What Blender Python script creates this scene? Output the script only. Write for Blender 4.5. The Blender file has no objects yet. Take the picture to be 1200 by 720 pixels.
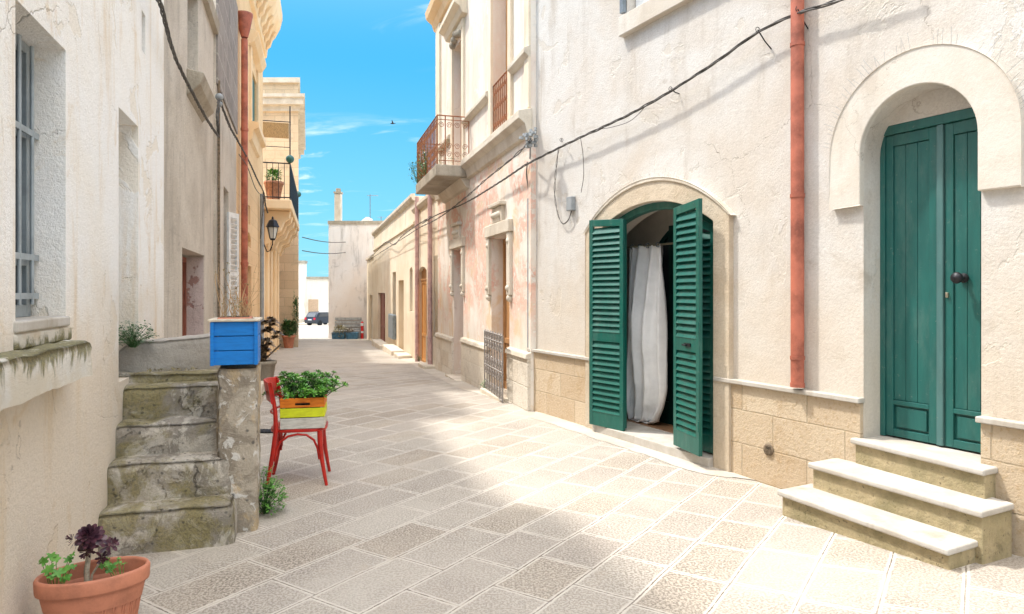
import bpy, math, random
from mathutils import Vector, noise as mn
from mathutils.geometry import tessellate_polygon
R = math.radians
random.seed(7)
S = bpy.context.scene
COL = S.collection
# ------------------------------------------------------------------ camera, world, sun, exposure
EYE = 1.5; F = 800.0; CX = 600.0; HY = 342.0
cam_d = bpy.data.cameras.new('camera'); cam = bpy.data.objects.new('camera', cam_d); COL.objects.link(cam)
cam.location = (0, 0, EYE); cam.rotation_euler = (R(90), 0, 0)
cam_d.sensor_width = 36; cam_d.lens = 24; cam_d.shift_y = -0.015
cam_d.clip_start = 0.05; cam_d.clip_end = 2000
S.camera = cam
TO_SUN = Vector((-1.35, 0.42, 2.5)).normalized()
sun_d = bpy.data.lights.new('sun', 'SUN'); sun = bpy.data.objects.new('sun', sun_d); COL.objects.link(sun)
sun_d.energy = 2.0; sun_d.angle = R(3.0); sun_d.color = (1.0, 0.965, 0.90)
sun.rotation_euler = TO_SUN.to_track_quat('Z', 'Y').to_euler()
W_ = bpy.data.worlds.new('World'); S.world = W_; W_.use_nodes = True
S.view_settings.view_transform = 'Standard'; S.view_settings.look = 'None'
S.view_settings.exposure = 1.27; S.view_settings.gamma = 1; S.view_settings.use_curve_mapping = False

class G:
    """small helper for node graphs"""
    def __init__(g, nt): g.nt = nt; g.n = nt.nodes; g.l = nt.links
    def node(g, t, **k):
        n = g.n.new(t)
        for a, b in k.items(): setattr(n, a, b)
        return n
    def inp(g, sock, v):
        if v is None: return
        if isinstance(v, bpy.types.NodeSocket): g.l.new(v, sock)
        else:
            if isinstance(v, (tuple, list)) and len(v) == 3 and sock.type == 'RGBA': v = (*v, 1)
            sock.default_value = v
    def math(g, op, a, b=None, c=None, clamp=False):
        n = g.node('ShaderNodeMath', operation=op, use_clamp=clamp)
        g.inp(n.inputs[0], a); g.inp(n.inputs[1], b)
        if c is not None: g.inp(n.inputs[2], c)
        return n.outputs[0]
    def mix(g, f, a, b, blend='MIX'):
        n = g.node('ShaderNodeMix', data_type='RGBA', blend_type=blend)
        g.inp(n.inputs[0], f); g.inp(n.inputs[6], a); g.inp(n.inputs[7], b)
        return n.outputs[2]
    def noise(g, vec, scale, detail=4, rough=.55, dist=0, out=0):
        n = g.node('ShaderNodeTexNoise'); g.inp(n.inputs['Vector'], vec)
        n.inputs['Scale'].default_value = scale; n.inputs['Detail'].default_value = detail
        n.inputs['Roughness'].default_value = rough; n.inputs['Distortion'].default_value = dist
        return n.outputs[out]
    def vor(g, vec, scale, feat='F1', out=0):
        n = g.node('ShaderNodeTexVoronoi', feature=feat); g.inp(n.inputs['Vector'], vec)
        n.inputs['Scale'].default_value = scale
        return n.outputs[out]
    def step(g, v, lo, hi, a=0.0, b=1.0):
        n = g.node('ShaderNodeMapRange', interpolation_type='SMOOTHSTEP')
        g.inp(n.inputs[0], v); g.inp(n.inputs[1], lo); g.inp(n.inputs[2], hi)
        n.inputs[3].default_value = a; n.inputs[4].default_value = b
        return n.outputs[0]
    def pos(g): return g.node('ShaderNodeNewGeometry').outputs['Position']
    def mapv(g, vec, scale=(1, 1, 1), rot=(0, 0, 0), loc=(0, 0, 0)):
        n = g.node('ShaderNodeMapping'); g.inp(n.inputs[0], vec)
        n.inputs['Scale'].default_value = scale; n.inputs['Rotation'].default_value = rot; n.inputs['Location'].default_value = loc
        return n.outputs[0]
    def sep(g, v):
        n = g.node('ShaderNodeSeparateXYZ'); g.inp(n.inputs[0], v); return n.outputs
    def comb(g, x, y, z=0.0):
        n = g.node('ShaderNodeCombineXYZ'); g.inp(n.inputs[0], x); g.inp(n.inputs[1], y); g.inp(n.inputs[2], z); return n.outputs[0]
    def bump(g, h, strength=.4, dist=.01, normal=None):
        n = g.node('ShaderNodeBump'); g.inp(n.inputs['Height'], h)
        n.inputs['Strength'].default_value = strength; n.inputs['Distance'].default_value = dist
        if normal is not None: g.inp(n.inputs['Normal'], normal)
        return n.outputs[0]
    def out(g, col, rough=.8, normal=None, metallic=0, spec=.35, **kw):
        b = g.node('ShaderNodeBsdfPrincipled'); o = g.node('ShaderNodeOutputMaterial')
        g.inp(b.inputs['Base Color'], col); g.inp(b.inputs['Roughness'], rough)
        g.inp(b.inputs['Metallic'], metallic); g.inp(b.inputs['Specular IOR Level'], spec)
        for k, v in kw.items(): g.inp(b.inputs[k.replace('_', ' ')], v)
        if normal is not None: g.l.new(normal, b.inputs['Normal'])
        g.l.new(b.outputs[0], o.inputs[0])

# world: physical sky, added unseen overhead cloud for fill light and a few wisps, all laid out by direction
def world():
    g = G(W_.node_tree); g.n.clear()
    sky = g.node('ShaderNodeTexSky', sky_type='NISHITA'); sky.sun_disc = False
    sky.sun_elevation = math.asin(TO_SUN.z); sky.sun_rotation = math.atan2(TO_SUN.x, TO_SUN.y)
    sky.altitude = 50; sky.air_density = 1.0; sky.dust_density = 0.3; sky.ozone_density = 3.0
    d = g.node('ShaderNodeTexCoord').outputs['Generated']
    x, y, z = g.sep(d)
    zz = g.math('MAXIMUM', z, 0.02)
    # the blue band low in the sky is deeper and more cyan than the air model gives
    low = g.step(z, 0.30, 0.62, 1, 0)
    blue = g.mix(g.step(z, 0.0, 0.42), (0.60, 2.05, 2.75), (0.045, 1.36, 2.65))
    col = g.mix(g.math('MULTIPLY', low, 0.93), sky.outputs[0], blue)
    v = g.comb(g.math('DIVIDE', x, g.math('ADD', zz, .12)), g.math('DIVIDE', y, g.math('ADD', zz, .12)), 0.0)
    n1 = g.noise(g.mapv(v, (1.3, 2.6, 1), loc=(3.1, 1.4, 0)), 1.5, 7, .58, .6)
    n2 = g.noise(g.mapv(v, (.5, .9, 1), loc=(7, 2, 0)), .9, 3, .5)
    c = g.math('MULTIPLY', g.math('MULTIPLY', g.step(n1, .54, .76), g.step(n2, .40, .60)), g.step(z, .03, .16, .25, 1))
    col = g.mix(g.math('MULTIPLY', c, .85), col, (4.2, 4.3, 4.4))
    # bright cloud added overhead, out of view, as soft fill for the shade
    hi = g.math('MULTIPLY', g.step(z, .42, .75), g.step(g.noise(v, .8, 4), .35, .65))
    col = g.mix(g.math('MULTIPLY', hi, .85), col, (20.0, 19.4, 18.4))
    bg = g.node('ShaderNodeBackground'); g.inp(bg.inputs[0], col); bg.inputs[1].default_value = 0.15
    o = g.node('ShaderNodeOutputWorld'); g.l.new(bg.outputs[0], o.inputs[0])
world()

# ------------------------------------------------------------------ materials
MATS = {}
def mat(name, fn):
    m = bpy.data.materials.new(name); m.use_nodes = True; m.node_tree.nodes.clear(); fn(G(m.node_tree)); MATS[name] = m; return m
def stucco(name, c1, c2, stain=(.45, .40, .33), st=.35, scale=1.1, grit=.35, bump=.35, damp=0, dampz=.9, dampc=(.42, .34, .24),
           speck=.0, peel=None, peelamt=.5, streak=1.0, pits=0.0, crack=0.0):
    def f(g):
        p = g.pos(); x, y, z = g.sep(p)
        big = g.noise(p, scale, 5, .6, .4); mid = g.noise(p, scale * 5, 5, .6); fine = g.noise(p, 55, 6, .7); vf = g.noise(p, 210, 2, .6)
        col = g.mix(g.step(big, .35, .68), c1, c2)
        col = g.mix(g.math('MULTIPLY', g.step(mid, .5, .75), .35), col, c2)
        sv = g.noise(g.mapv(p, (2.6, 2.6, .42)), 1.3, 6, .65, .3)
        col = g.mix(g.math('MULTIPLY', g.step(sv, .52, .78), st * streak), col, stain)
        s2 = g.noise(p, 2.3, 8, .72, .8)
        col = g.mix(g.math('MULTIPLY', g.step(s2, .56, .72), st * .7), col, stain)
        h = g.math('ADD', g.math('MULTIPLY', fine, .7), g.math('MULTIPLY', mid, 1.1))
        h = g.math('ADD', h, g.math('MULTIPLY', vf, .25))
        if peel is not None:
            pk = g.step(g.noise(p, 1.7, 7, .62, .5), .62 - .12 * peelamt, .64 - .12 * peelamt)
            col = g.mix(g.math('MULTIPLY', pk, .85), col, peel); h = g.math('SUBTRACT', h, g.math('MULTIPLY', pk, .5))
        if damp:
            dz = g.math('ADD', z, g.math('MULTIPLY', g.noise(p, 2.2, 6, .7), -1.3))
            col = g.mix(g.math('MULTIPLY', g.step(dz, dampz - 1.3, dampz - .25, 1, 0), damp), col, dampc)
        if speck:
            sk = g.step(g.noise(p, 34, 4, .75), .60, .68)
            col = g.mix(g.math('MULTIPLY', sk, speck), col, tuple(a * .45 for a in stain))
        if crack:
            q_ = g.comb(g.math('ADD', x, g.math('MULTIPLY', mid, .35)), g.math('ADD', y, g.math('MULTIPLY', big, .6)), g.math('ADD', z, g.math('MULTIPLY', mid, .4)))
            ck = g.math('MULTIPLY', g.step(g.vor(q_, 1.1, 'DISTANCE_TO_EDGE'), .0, .005, 1, 0), g.step(g.noise(p, .9, 3), .50, .60))
            col = g.mix(g.math('MULTIPLY', ck, crack), col, (.30, .25, .20)); h = g.math('SUBTRACT', h, g.math('MULTIPLY', ck, .5))
        if pits:
            pv = g.step(g.vor(p, 38), .12, .30)
            h = g.math('ADD', h, g.math('MULTIPLY', pv, pits)); col = g.mix(g.math('MULTIPLY', g.step(pv, 0, 1, 1, 0), .45), col, stain)
        col = g.mix(g.math('MULTIPLY', g.step(fine, .3, .7), grit * .22), col, (.22, .19, .15))
        g.out(col, .9, g.bump(h, bump, .02), spec=.2)
    return mat(name, f)
def plain(name, c, rough=.5, var=.12, scale=9, bump=.08, metallic=0, spec=.4, c2=None, grain=None):
    def f(g):
        p = g.pos(); pv = g.mapv(p, grain) if grain else p
        n = g.noise(pv, scale, 5, .6); n2 = g.noise(pv, scale * 9, 4, .6)
        d = c2 or tuple(max(0, a * (1 - var * 2.5)) for a in c)
        col = g.mix(g.step(n, .35, .75), c, d)
        col = g.mix(g.math('MULTIPLY', g.step(n2, .5, .8), var), col, tuple(min(1, a * 1.5 + .03) for a in c))
        g.out(col, g.math('ADD', rough - .08, g.math('MULTIPLY', n, .16)), g.bump(g.math('ADD', n2, n), bump, .01), metallic, spec)
    return mat(name, f)
def blocks(name, c1, c2, mortar, bw, bh, stain, st=.3, bump=.4, ang=0.0, ms=.006, pit=.6):
    """ashlar blocks laid on a wall whose direction makes angle ang with the y axis"""
    def f(g):
        p = g.pos(); x, y, z = g.sep(p)
        u = g.math('ADD', g.math('MULTIPLY', x, -math.sin(ang)), g.math('MULTIPLY', y, math.cos(ang)))
        jit = g.math('MULTIPLY', g.math('SUBTRACT', g.noise(p, 6, 3), .5), .012)
        b = g.node('ShaderNodeTexBrick'); g.inp(b.inputs['Vector'], g.comb(g.math('ADD', u, jit), g.math('ADD', z, jit), 0.0))
        g.inp(b.inputs['Color1'], c1); g.inp(b.inputs['Color2'], c2); g.inp(b.inputs['Mortar'], mortar)
        b.inputs['Scale'].default_value = 1; b.inputs['Brick Width'].default_value = bw; b.inputs['Row Height'].default_value = bh
        b.inputs['Mortar Size'].default_value = ms; b.inputs['Mortar Smooth'].default_value = .6; b.inputs['Bias'].default_value = 0
        n = g.noise(p, 3.0, 7, .68, .5); f1 = g.noise(p, 40, 6, .75); big = g.noise(p, 1.1, 4)
        col = g.mix(g.math('MULTIPLY', g.step(n, .48, .75), st), b.outputs[0], stain)
        col = g.mix(g.math('MULTIPLY', g.step(f1, .52, .64), .5), col, stain)
        col = g.mix(g.math('MULTIPLY', g.step(big, .5, .7), .3), col, c2)
        h = g.math('ADD', g.math('MULTIPLY', f1, pit), g.math('MULTIPLY', b.outputs[1], -.5))
        g.out(col, .92, g.bump(h, bump, .02), spec=.15)
    return mat(name, f)

def paving(g):
    p = g.pos(); x, y, z = g.sep(p)
    a = R(56.5); rh = .335
    w1 = g.math('MULTIPLY', g.math('SUBTRACT', g.noise(p, 1.3, 3), .5), .035)
    u = g.math('ADD', g.math('MULTIPLY', x, math.cos(a)), g.math('MULTIPLY', y, math.sin(a)))
    v = g.math('ADD', g.math('ADD', g.math('MULTIPLY', x, -math.sin(a)), g.math('MULTIPLY', y, math.cos(a))), w1)
    v = g.math('ADD', v, .006)
    vr = g.math('DIVIDE', v, rh); row = g.math('FLOOR', vr)
    def wn(a_, b_=0.0):
        n = g.node('ShaderNodeTexWhiteNoise', noise_dimensions='2D'); g.inp(n.inputs['Vector'], g.comb(a_, b_, 0.0)); return n.outputs[0]
    L = g.math('ADD', .44, g.math('MULTIPLY', wn(row, 3.3), .26))
    u2 = g.math('ADD', g.math('DIVIDE', u, L), g.math('MULTIPLY', wn(row, 9.1), 7.0)); cell = g.math('FLOOR', u2)
    # unequal stones: shift each joint a little
    fu = g.math('MULTIPLY', g.math('FRACT', u2), L); fv = g.math('MULTIPLY', g.math('FRACT', vr), rh)
    ed = g.math('MINIMUM', g.math('MINIMUM', fu, g.math('SUBTRACT', L, fu)), g.math('MINIMUM', fv, g.math('SUBTRACT', rh, fv)))
    rnd = wn(row, cell); rnd2 = wn(g.math('ADD', row, 31.7), cell)
    nz = g.noise(p, 28, 5, .7); wear = g.noise(p, .55, 4, .6, .5); fine = g.noise(p, 95, 4, .75); med = g.noise(p, 7, 6, .7)
    edn = g.math('ADD', ed, g.math('MULTIPLY', g.math('SUBTRACT', nz, .5), .016))
    joint = g.step(edn, .001, .0045, 1, 0)
    centre = g.math('MULTIPLY', g.step(edn, .012, .021), g.math('ADD', .25, g.math('MULTIPLY', .75, g.step(g.noise(p, 1.1, 3), .36, .56, 1, 1))))
    quiet = g.step(g.noise(g.mapv(p, loc=(4, 2, 0)), .8, 4), .42, .58)
    body = g.mix(rnd, (.43, .38, .325), (.49, .44, .375))
    body = g.mix(g.math('MULTIPLY', g.step(rnd2, .75, .8), .35), body, (.50, .42, .32))
    body = g.mix(g.math('MULTIPLY', g.step(med, .45, .75), .35), body, (.36, .32, .275))
    gr = g.noise(g.mapv(p, (1, 1, 0)), 75, 3, .6)
    pit = g.math('MULTIPLY', g.step(gr, .46, .57), centre)
    amt = g.math('MULTIPLY', pit, g.step(wear, .34, .66, 1.0, .45))
    amt = g.math('MULTIPLY', amt, g.math('ADD', .6, g.math('MULTIPLY', rnd2, .4)))
    col = g.mix(centre, g.mix(g.math('MULTIPLY', quiet, .35), (.58, .53, .46), body), body)
    col = g.mix(g.math('MULTIPLY', amt, .72), col, (.105, .082, .062))
    jc = g.mix(g.step(g.noise(p, 2.2, 3), .52, .66), (.17, .14, .11), (.50, .44, .36))
    col = g.mix(joint, col, jc)
    dirt = g.math('MULTIPLY', g.step(g.noise(p, 1.6, 8, .72, 1.0), .56, .74), .45)
    col = g.mix(dirt, col, (.44, .36, .27))
    pale = g.math('MULTIPLY', g.step(g.noise(p, .9, 6, .6, .6), .50, .68), .5)
    col = g.mix(pale, col, (.50, .455, .39))
    h = g.math('ADD', g.math('MULTIPLY', joint, -1.1), g.math('MULTIPLY', amt, -.7)); h = g.math('ADD', h, g.math('MULTIPLY', fine, .25))
    g.out(col, g.math('ADD', .62, g.math('MULTIPLY', med, .25)), g.bump(h, .55, .012), spec=.3)

def leafmat(name, c1, c2, rough=.45, tr=.15):
    def f(g):
        oi = g.noise(g.pos(), 22, 2, .5)
        b = g.mix(g.step(oi, .35, .65), c1, c2)
        g.out(b, rough, None, spec=.4, Subsurface_Weight=0.0, Transmission_Weight=0.0)
    return mat(name, f)

mat('paving', paving)
stucco('plaster_cream', (.66, .635, .595), (.60, .535, .46), stain=(.40, .335, .265), st=.8, peel=(.62, .57, .50), peelamt=.15, scale=.9, grit=.8, bump=.45, crack=.6, damp=.4, dampz=1.6, dampc=(.62, .50, .36))
stucco('plaster_smooth', (.65, .605, .535), (.58, .51, .42), stain=(.42, .35, .28), st=.6, scale=1.6, grit=.4, bump=.25, crack=.5)
stucco('plaster_white', (.94, .93, .91), (.92, .88, .81), stain=(.72, .56, .36), st=.95, crack=.4, peel=(.88, .82, .72), peelamt=.15, scale=.7, grit=.5, bump=.75, damp=.55, dampz=1.5, dampc=(.74, .57, .37), speck=.15)
stucco('plaster_grey', (.84, .76, .65), (.68, .60, .50), stain=(.36, .31, .25), st=.6, scale=1.1, grit=1.0, bump=1.5, speck=.6)
stucco('plaster_peeled', (.66, .55, .51), (.52, .42, .39), stain=(.26, .19, .17), st=.5, scale=2, grit=.8, bump=.8, peel=(.33, .17, .14), peelamt=.5, speck=.5)
stucco('plaster_ochre', (.80, .56, .32), (.84, .66, .44), stain=(.52, .36, .20), st=.35, scale=.9, grit=.3, bump=.2)
stucco('plaster_low', (.82, .73, .58), (.74, .62, .46), stain=(.47, .38, .29), st=.5, scale=.7, grit=.4, bump=.35, damp=.35, dampz=.7, dampc=(.50, .37, .24))
stucco('plaster_end', (.90, .87, .85), (.80, .70, .62), stain=(.38, .34, .31), st=.8, scale=.22, grit=.5, bump=.4)
stucco('plaster_far', (.95, .90, .80), (.86, .76, .62), stain=(.45, .37, .3), st=.5, scale=.25, grit=.4, bump=.3)
stucco('stone_trim', (.74, .67, .56), (.60, .52, .41), stain=(.36, .31, .25), st=.5, scale=2.2, grit=.8, bump=.5)
stucco('stone_dirty', (.52, .46, .37), (.36, .31, .24), stain=(.17, .145, .11), st=.7, scale=2, grit=1, bump=.9, speck=.3)
stucco('tufa', (.65, .55, .42), (.57, .46, .33), stain=(.44, .33, .21), st=.6, scale=2.4, grit=1, bump=.6, crack=.4)
stucco('marble', (.53, .50, .455), (.43, .385, .325), stain=(.30, .24, .17), st=.8, scale=3, grit=.6, bump=.12)
stucco('cement', (.56, .51, .44), (.46, .40, .33), stain=(.42, .32, .22), st=.55, scale=1.2, grit=.8, bump=.5)
stucco('cement_grey', (.46, .42, .37), (.36, .33, .29), stain=(.20, .18, .15), st=.6, scale=2.5, grit=.8, bump=.6, crack=.6)
stucco('riser_stone', (.52, .42, .25), (.33, .28, .15), stain=(.11, .10, .05), st=1, scale=4, grit=1, bump=.9, speck=.7)
blocks('tufa_blocks', (.67, .55, .40), (.56, .43, .29), (.50, .40, .28), .62, .27, (.46, .30, .15), st=.65, ang=math.atan(.525), ms=.007, pit=1.6, bump=.8)
blocks('rubble_plinth', (.80, .74, .64), (.70, .61, .49), (.72, .65, .54), .45, .30, (.34, .27, .19), st=.5, ang=math.atan(.294), ms=.012, pit=1.6, bump=.8)
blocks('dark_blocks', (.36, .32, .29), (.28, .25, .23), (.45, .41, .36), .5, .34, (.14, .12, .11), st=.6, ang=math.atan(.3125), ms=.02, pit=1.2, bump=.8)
blocks('ochre_blocks', (.80, .57, .33), (.76, .52, .29), (.60, .42, .24), .6, .30, (.50, .33, .18), st=.35, ang=math.atan(.28), ms=.006, pit=.6)
blocks('ochre_front', (.72, .56, .38), (.62, .47, .31), (.48, .37, .25), .7, .32, (.34, .27, .19), st=.6, ang=math.pi / 2, ms=.01, pit=.8)

def pinkwall(g):
    p = g.pos(); x, y, z = g.sep(p)
    n1 = g.noise(p, 1.0, 7, .62, .7); n2 = g.noise(g.mapv(p, (1, 1, 1), loc=(5, 9, 2)), 1.8, 7, .66, .5); n3 = g.noise(g.mapv(p, (2, 2, .5), loc=(1, 2, 3)), 1.6, 6, .65)
    fine = g.noise(p, 45, 6, .72)
    col = g.mix(g.step(n3, .3, .7), (.82, .76, .68), (.70, .60, .50))
    zlow = g.step(g.math('ADD', z, g.math('MULTIPLY', n1, .9)), 1.0, 2.0)
    zhi = g.step(z, 3.3, 3.8, 1, .16)
    pink = g.math('MULTIPLY', g.math('MULTIPLY', g.math('MULTIPLY', g.step(n1, .44, .54), g.step(g.noise(g.mapv(p, loc=(2, 7, 1)), 9, 8, .75), .43, .49)), zlow), zhi)
    col = g.mix(g.math('MULTIPLY', pink, .9), col, g.mix(g.step(n2, .4, .6), (.72, .41, .31), (.78, .54, .43)))
    och = g.math('MULTIPLY', g.step(n2, .55, .66), .65)
    col = g.mix(g.math('MULTIPLY', och, zhi), col, (.70, .50, .28))
    pk = g.step(n2, .385, .40, 1, 0)
    col = g.mix(g.math('MULTIPLY', pk, .8), col, (.80, .75, .68))
    st = g.step(g.noise(p, 3.1, 8, .75, .8), .58, .74)
    col = g.mix(g.math('MULTIPLY', st, .6), col, (.34, .28, .23))
    h = g.math('ADD', g.math('MULTIPLY', fine, .6), g.math('ADD', g.math('MULTIPLY', pk, -.6), g.math('MULTIPLY', pink, .4)))
    g.out(col, .92, g.bump(h, .6, .02), spec=.15)
mat('plaster_pink', pinkwall)

def oldstone(g):
    """lichen-grown, patched steps and pillar"""
    p = g.pos()
    n1 = g.noise(p, 3.2, 8, .7, .7); n2 = g.noise(g.mapv(p, loc=(3, 4, 5)), 5.5, 8, .75, .6); n3 = g.noise(g.mapv(p, loc=(8, 1, 5)), 2.4, 7, .7, .5)
    fine = g.noise(p, 60, 6, .75); spots = g.vor(g.mapv(p, loc=(.3, .1, .2)), 16)
    col = g.mix(g.step(n1, .35, .65), (.54, .48, .40), (.30, .27, .23))
    col = g.mix(g.math('MULTIPLY', g.step(n2, .50, .57), .75), col, (.68, .63, .55))
    nrm = g.node('ShaderNodeNewGeometry').outputs['Normal']; nx, ny, nz = g.sep(nrm)
    moss = g.math('MULTIPLY', g.step(n3, .45, .60), .70)
    col = g.mix(moss, col, g.mix(g.step(fine, .4, .6), (.17, .145, .055), (.36, .30, .10)))
    col = g.mix(g.math('MULTIPLY', g.step(g.math('ADD', spots, g.math('MULTIPLY', fine, .3)), .22, .34, 1, 0), .7), col, (.085, .08, .075))
    crk = g.step(g.vor(g.mapv(g.comb(g.math('ADD', g.sep(p)[0], g.math('MULTIPLY', n1, .5)), g.sep(p)[1], g.math('ADD', g.sep(p)[2], g.math('MULTIPLY', n2, .5)))), 2.1, 'DISTANCE_TO_EDGE'), .0, .007, 1, 0)
    col = g.mix(g.math('MULTIPLY', crk, .5), col, (.06, .05, .04))
    col = g.mix(g.math('MULTIPLY', g.step(fine, .5, .7), .5), col, (.13, .11, .085))
    h = g.math('ADD', g.math('MULTIPLY', fine, .8), g.math('ADD', g.math('MULTIPLY', n2, 1.5), g.math('MULTIPLY', crk, -1.0)))
    g.out(col, .95, g.bump(h, .9, .02), spec=.1)
mat('old_stone', oldstone)
def pillarstone(g):
    p = g.pos()
    n1 = g.noise(p, 6, 8, .72, .7); n2 = g.noise(g.mapv(p, loc=(3, 4, 5)), 9, 7, .7, .8); n3 = g.noise(g.mapv(p, loc=(8, 1, 5)), 3.4, 6, .7, .5); fine = g.noise(p, 60, 6, .75)
    col = g.mix(g.step(n1, .42, .58), (.52, .45, .36), (.33, .28, .22))
    col = g.mix(g.math('MULTIPLY', g.step(n2, .56, .60), .85), col, (.76, .73, .68))
    col = g.mix(g.math('MULTIPLY', g.step(n3, .54, .62), .7), col, (.60, .45, .27))
    sp = g.vor(p, 13)
    col = g.mix(g.math('MULTIPLY', g.step(g.math('ADD', sp, g.math('MULTIPLY', fine, .5)), .34, .44, 1, 0), .75), col, (.11, .105, .10))
    h = g.math('ADD', g.math('MULTIPLY', fine, .8), g.math('MULTIPLY', n2, 1.6))
    g.out(col, .95, g.bump(h, .9, .02), spec=.1)
mat('pillar_stone', pillarstone)
def ledgestone(g):
    p = g.pos(); z = g.sep(p)[2]
    n = g.noise(g.mapv(p, (9, 9, 2.0)), 1.4, 7, .7, .5); fine = g.noise(p, 70, 6, .8)
    col = g.mix(g.step(g.noise(p, 4, 5), .4, .6), (.92, .88, .80), (.84, .76, .62))
    m = g.step(g.math('ADD', z, g.math('MULTIPLY', g.math('SUBTRACT', n, .5), .42)), 1.19, 1.25)
    col = g.mix(g.math('MULTIPLY', m, .85), col, g.mix(g.step(fine, .42, .60), (.16, .15, .07), (.33, .28, .10)))
    g.out(col, .95, g.bump(g.math('ADD', fine, n), .9, .02), spec=.1)
mat('mossy_ledge', ledgestone)
def apronstone(g):
    p = g.pos(); z = g.sep(p)[2]; n = g.noise(g.mapv(p, (5, 5, 3)), 1.6, 7, .7, .5); fine = g.noise(p, 70, 6, .8)
    col = g.mix(g.step(g.noise(p, 5, 5), .4, .6), (.86, .80, .70), (.74, .62, .46))
    m = g.step(g.math('ADD', z, g.math('MULTIPLY', g.math('SUBTRACT', n, .5), .22)), 1.27, 1.32, 1, 0)
    col = g.mix(g.math('MULTIPLY', m, .9), col, g.mix(g.step(fine, .42, .60), (.14, .13, .06), (.30, .26, .09)))
    g.out(col, .95, g.bump(g.math('ADD', fine, n), .9, .02), spec=.1)
mat('mossy_apron', apronstone)

def greenpaint(name, c, c2):
    def f(g):
        p = g.pos(); n = g.noise(g.mapv(p, (6, 6, 1.2)), 3, 5, .6); n2 = g.noise(p, 80, 3, .6)
        col = g.mix(g.step(n, .35, .7), c, c2)
        col = g.mix(g.math('MULTIPLY', g.step(g.noise(g.mapv(p, (2, 2, .6)), 3, 6, .75), .46, .75), .35), col, (.12, .19, .165))
        col = g.mix(g.math('MULTIPLY', g.step(g.noise(p, 26, 5, .7), .64, .70), .4), col, (.20, .24, .21))
        g.out(col, g.math('ADD', .30, g.math('MULTIPLY', n, .18)), g.bump(n2, .08, .005), spec=.5)
    return mat(name, f)
greenpaint('green_shutter', (.004, .105, .078), (.004, .085, .065))
greenpaint('green_door', (.016, .115, .100), (.012, .092, .082))
greenpaint('green_strip', (.075, .17, .165), (.06, .14, .135))
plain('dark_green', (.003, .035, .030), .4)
plain('terracotta_pipe', (.46, .14, .085), .6, .22, 6)
plain('terracotta', (.56, .215, .125), .62, .12, 12, .1)
plain('terracotta_old', (.50, .24, .14), .8, .2, 14, .3)
plain('grey_metal', (.22, .26, .29), .45, .12, 8, .05, metallic=.4)
plain('window_metal', (.36, .41, .44), .45, .12, 8, .05, metallic=.2)
plain('grey_pipe', (.30, .32, .33), .55, .1, 8)
plain('pink_pipe', (.62, .40, .37), .6, .15, 7)
plain('rust_iron', (.36, .145, .065), .75, .3, 18, .3, c2=(.20, .075, .035))
plain('black_iron', (.03, .03, .034), .45, .2, 14, .1, metallic=.5)
plain('old_iron', (.22, .20, .185), .7, .3, 20, .3, c2=(.34, .30, .27))
plain('cable_rubber', (.12, .11, .10), .7, .25, 30, .1)
plain('brass_dull', (.45, .40, .30), .35, .1, 10, metallic=.8)
plain('wood_brown', (.48, .25, .10), .55, .25, 7, .2, c2=(.34, .16, .06), grain=(8, 8, .8))
plain('wood_orange', (.66, .34, .11), .5, .22, 7, .2, c2=(.50, .23, .07), grain=(8, 8, .8))
plain('wood_red', (.30, .10, .06), .6, .25, 7, .2, grain=(8, 8, .8))
plain('wood_pale', (.66, .58, .46), .75, .2, 9, .3, c2=(.48, .41, .32), grain=(3, 3, 8))
plain('wood_beige', (.60, .42, .28), .7, .1, 9, .1)
plain('red_paint', (.52, .022, .012), .35, .15, 20, .06, c2=(.36, .014, .010))
plain('blue_paint', (.004, .19, .60), .5, .12, 12, .15, c2=(.004, .15, .48), grain=(1, 1, 5))
plain('orange_paint', (.86, .24, .015), .6, .18, 14, .2, c2=(.62, .13, .01), grain=(1, 1, 4))
plain('yellow_paint', (.74, .78, .02), .6, .12, 14, .2, c2=(.60, .62, .02), grain=(1, 1, 4))
plain('white_wood', (.66, .62, .55), .7, .2, 14, .25, c2=(.46, .42, .36), grain=(1, 1, 5))
plain('shutter_white', (.80, .80, .78), .6, .08, 8, .05)
plain('soil', (.10, .07, .045), .95, .4, 40, .8, c2=(.17, .12, .08))
plain('floor_tile', (.40, .22, .12), .35, .2, 5, .1)
plain('room_wall', (.66, .60, .52), .85, .08, 3, .1)
plain('dark_room', (.045, .04, .035), .9, .1, 3, .1)
plain('bamboo', (.42, .28, .13), .8, .35, 30, .4, grain=(12, 12, .6))
plain('red_plastic', (.62, .02, .02), .4, .1, 8)
plain('white_plastic', (.8, .8, .8), .4, .05, 8)
plain('tyre', (.02, .02, .02), .8, .1, 10)
plain('car_paint', (.045, .055, .075), .25, .05, 5, .0, metallic=.4, spec=.6)
plain('blue_faded', (.06, .17, .27), .6, .2, 9)
plain('grey_wood', (.45, .45, .44), .8, .2, 8, .3)
plain('twig', (.42, .25, .12), .8, .3, 30, .2, c2=(.58, .42, .24))
plain('bark', (.24, .18, .12), .9, .3, 30, .4)
plain('stem_pale', (.50, .43, .32), .8, .2, 60, .3)
plain('bird_dark', (.03, .03, .035), .7)
plain('curtain', (.90, .89, .88), .85, .05, 6, .1, spec=.15)
plain('glass_dark', (.05, .06, .07), .08, .1, 2, 0, spec=.8)
plain('lamp_glass', (.62, .62, .58), .12, .05, 4, 0, spec=.6)
plain('tail_red', (.7, .02, .05), .2)
leafmat('leaf_green', (.075, .22, .030), (.14, .33, .055))
leafmat('leaf_succulent', (.055, .20, .022), (.16, .38, .045), .30)
leafmat('leaf_dark', (.035, .10, .030), (.07, .16, .045))
leafmat('leaf_purple', (.045, .018, .030), (.12, .045, .060), .30)
leafmat('leaf_brown', (.10, .055, .035), (.16, .11, .05), .4)
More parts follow.
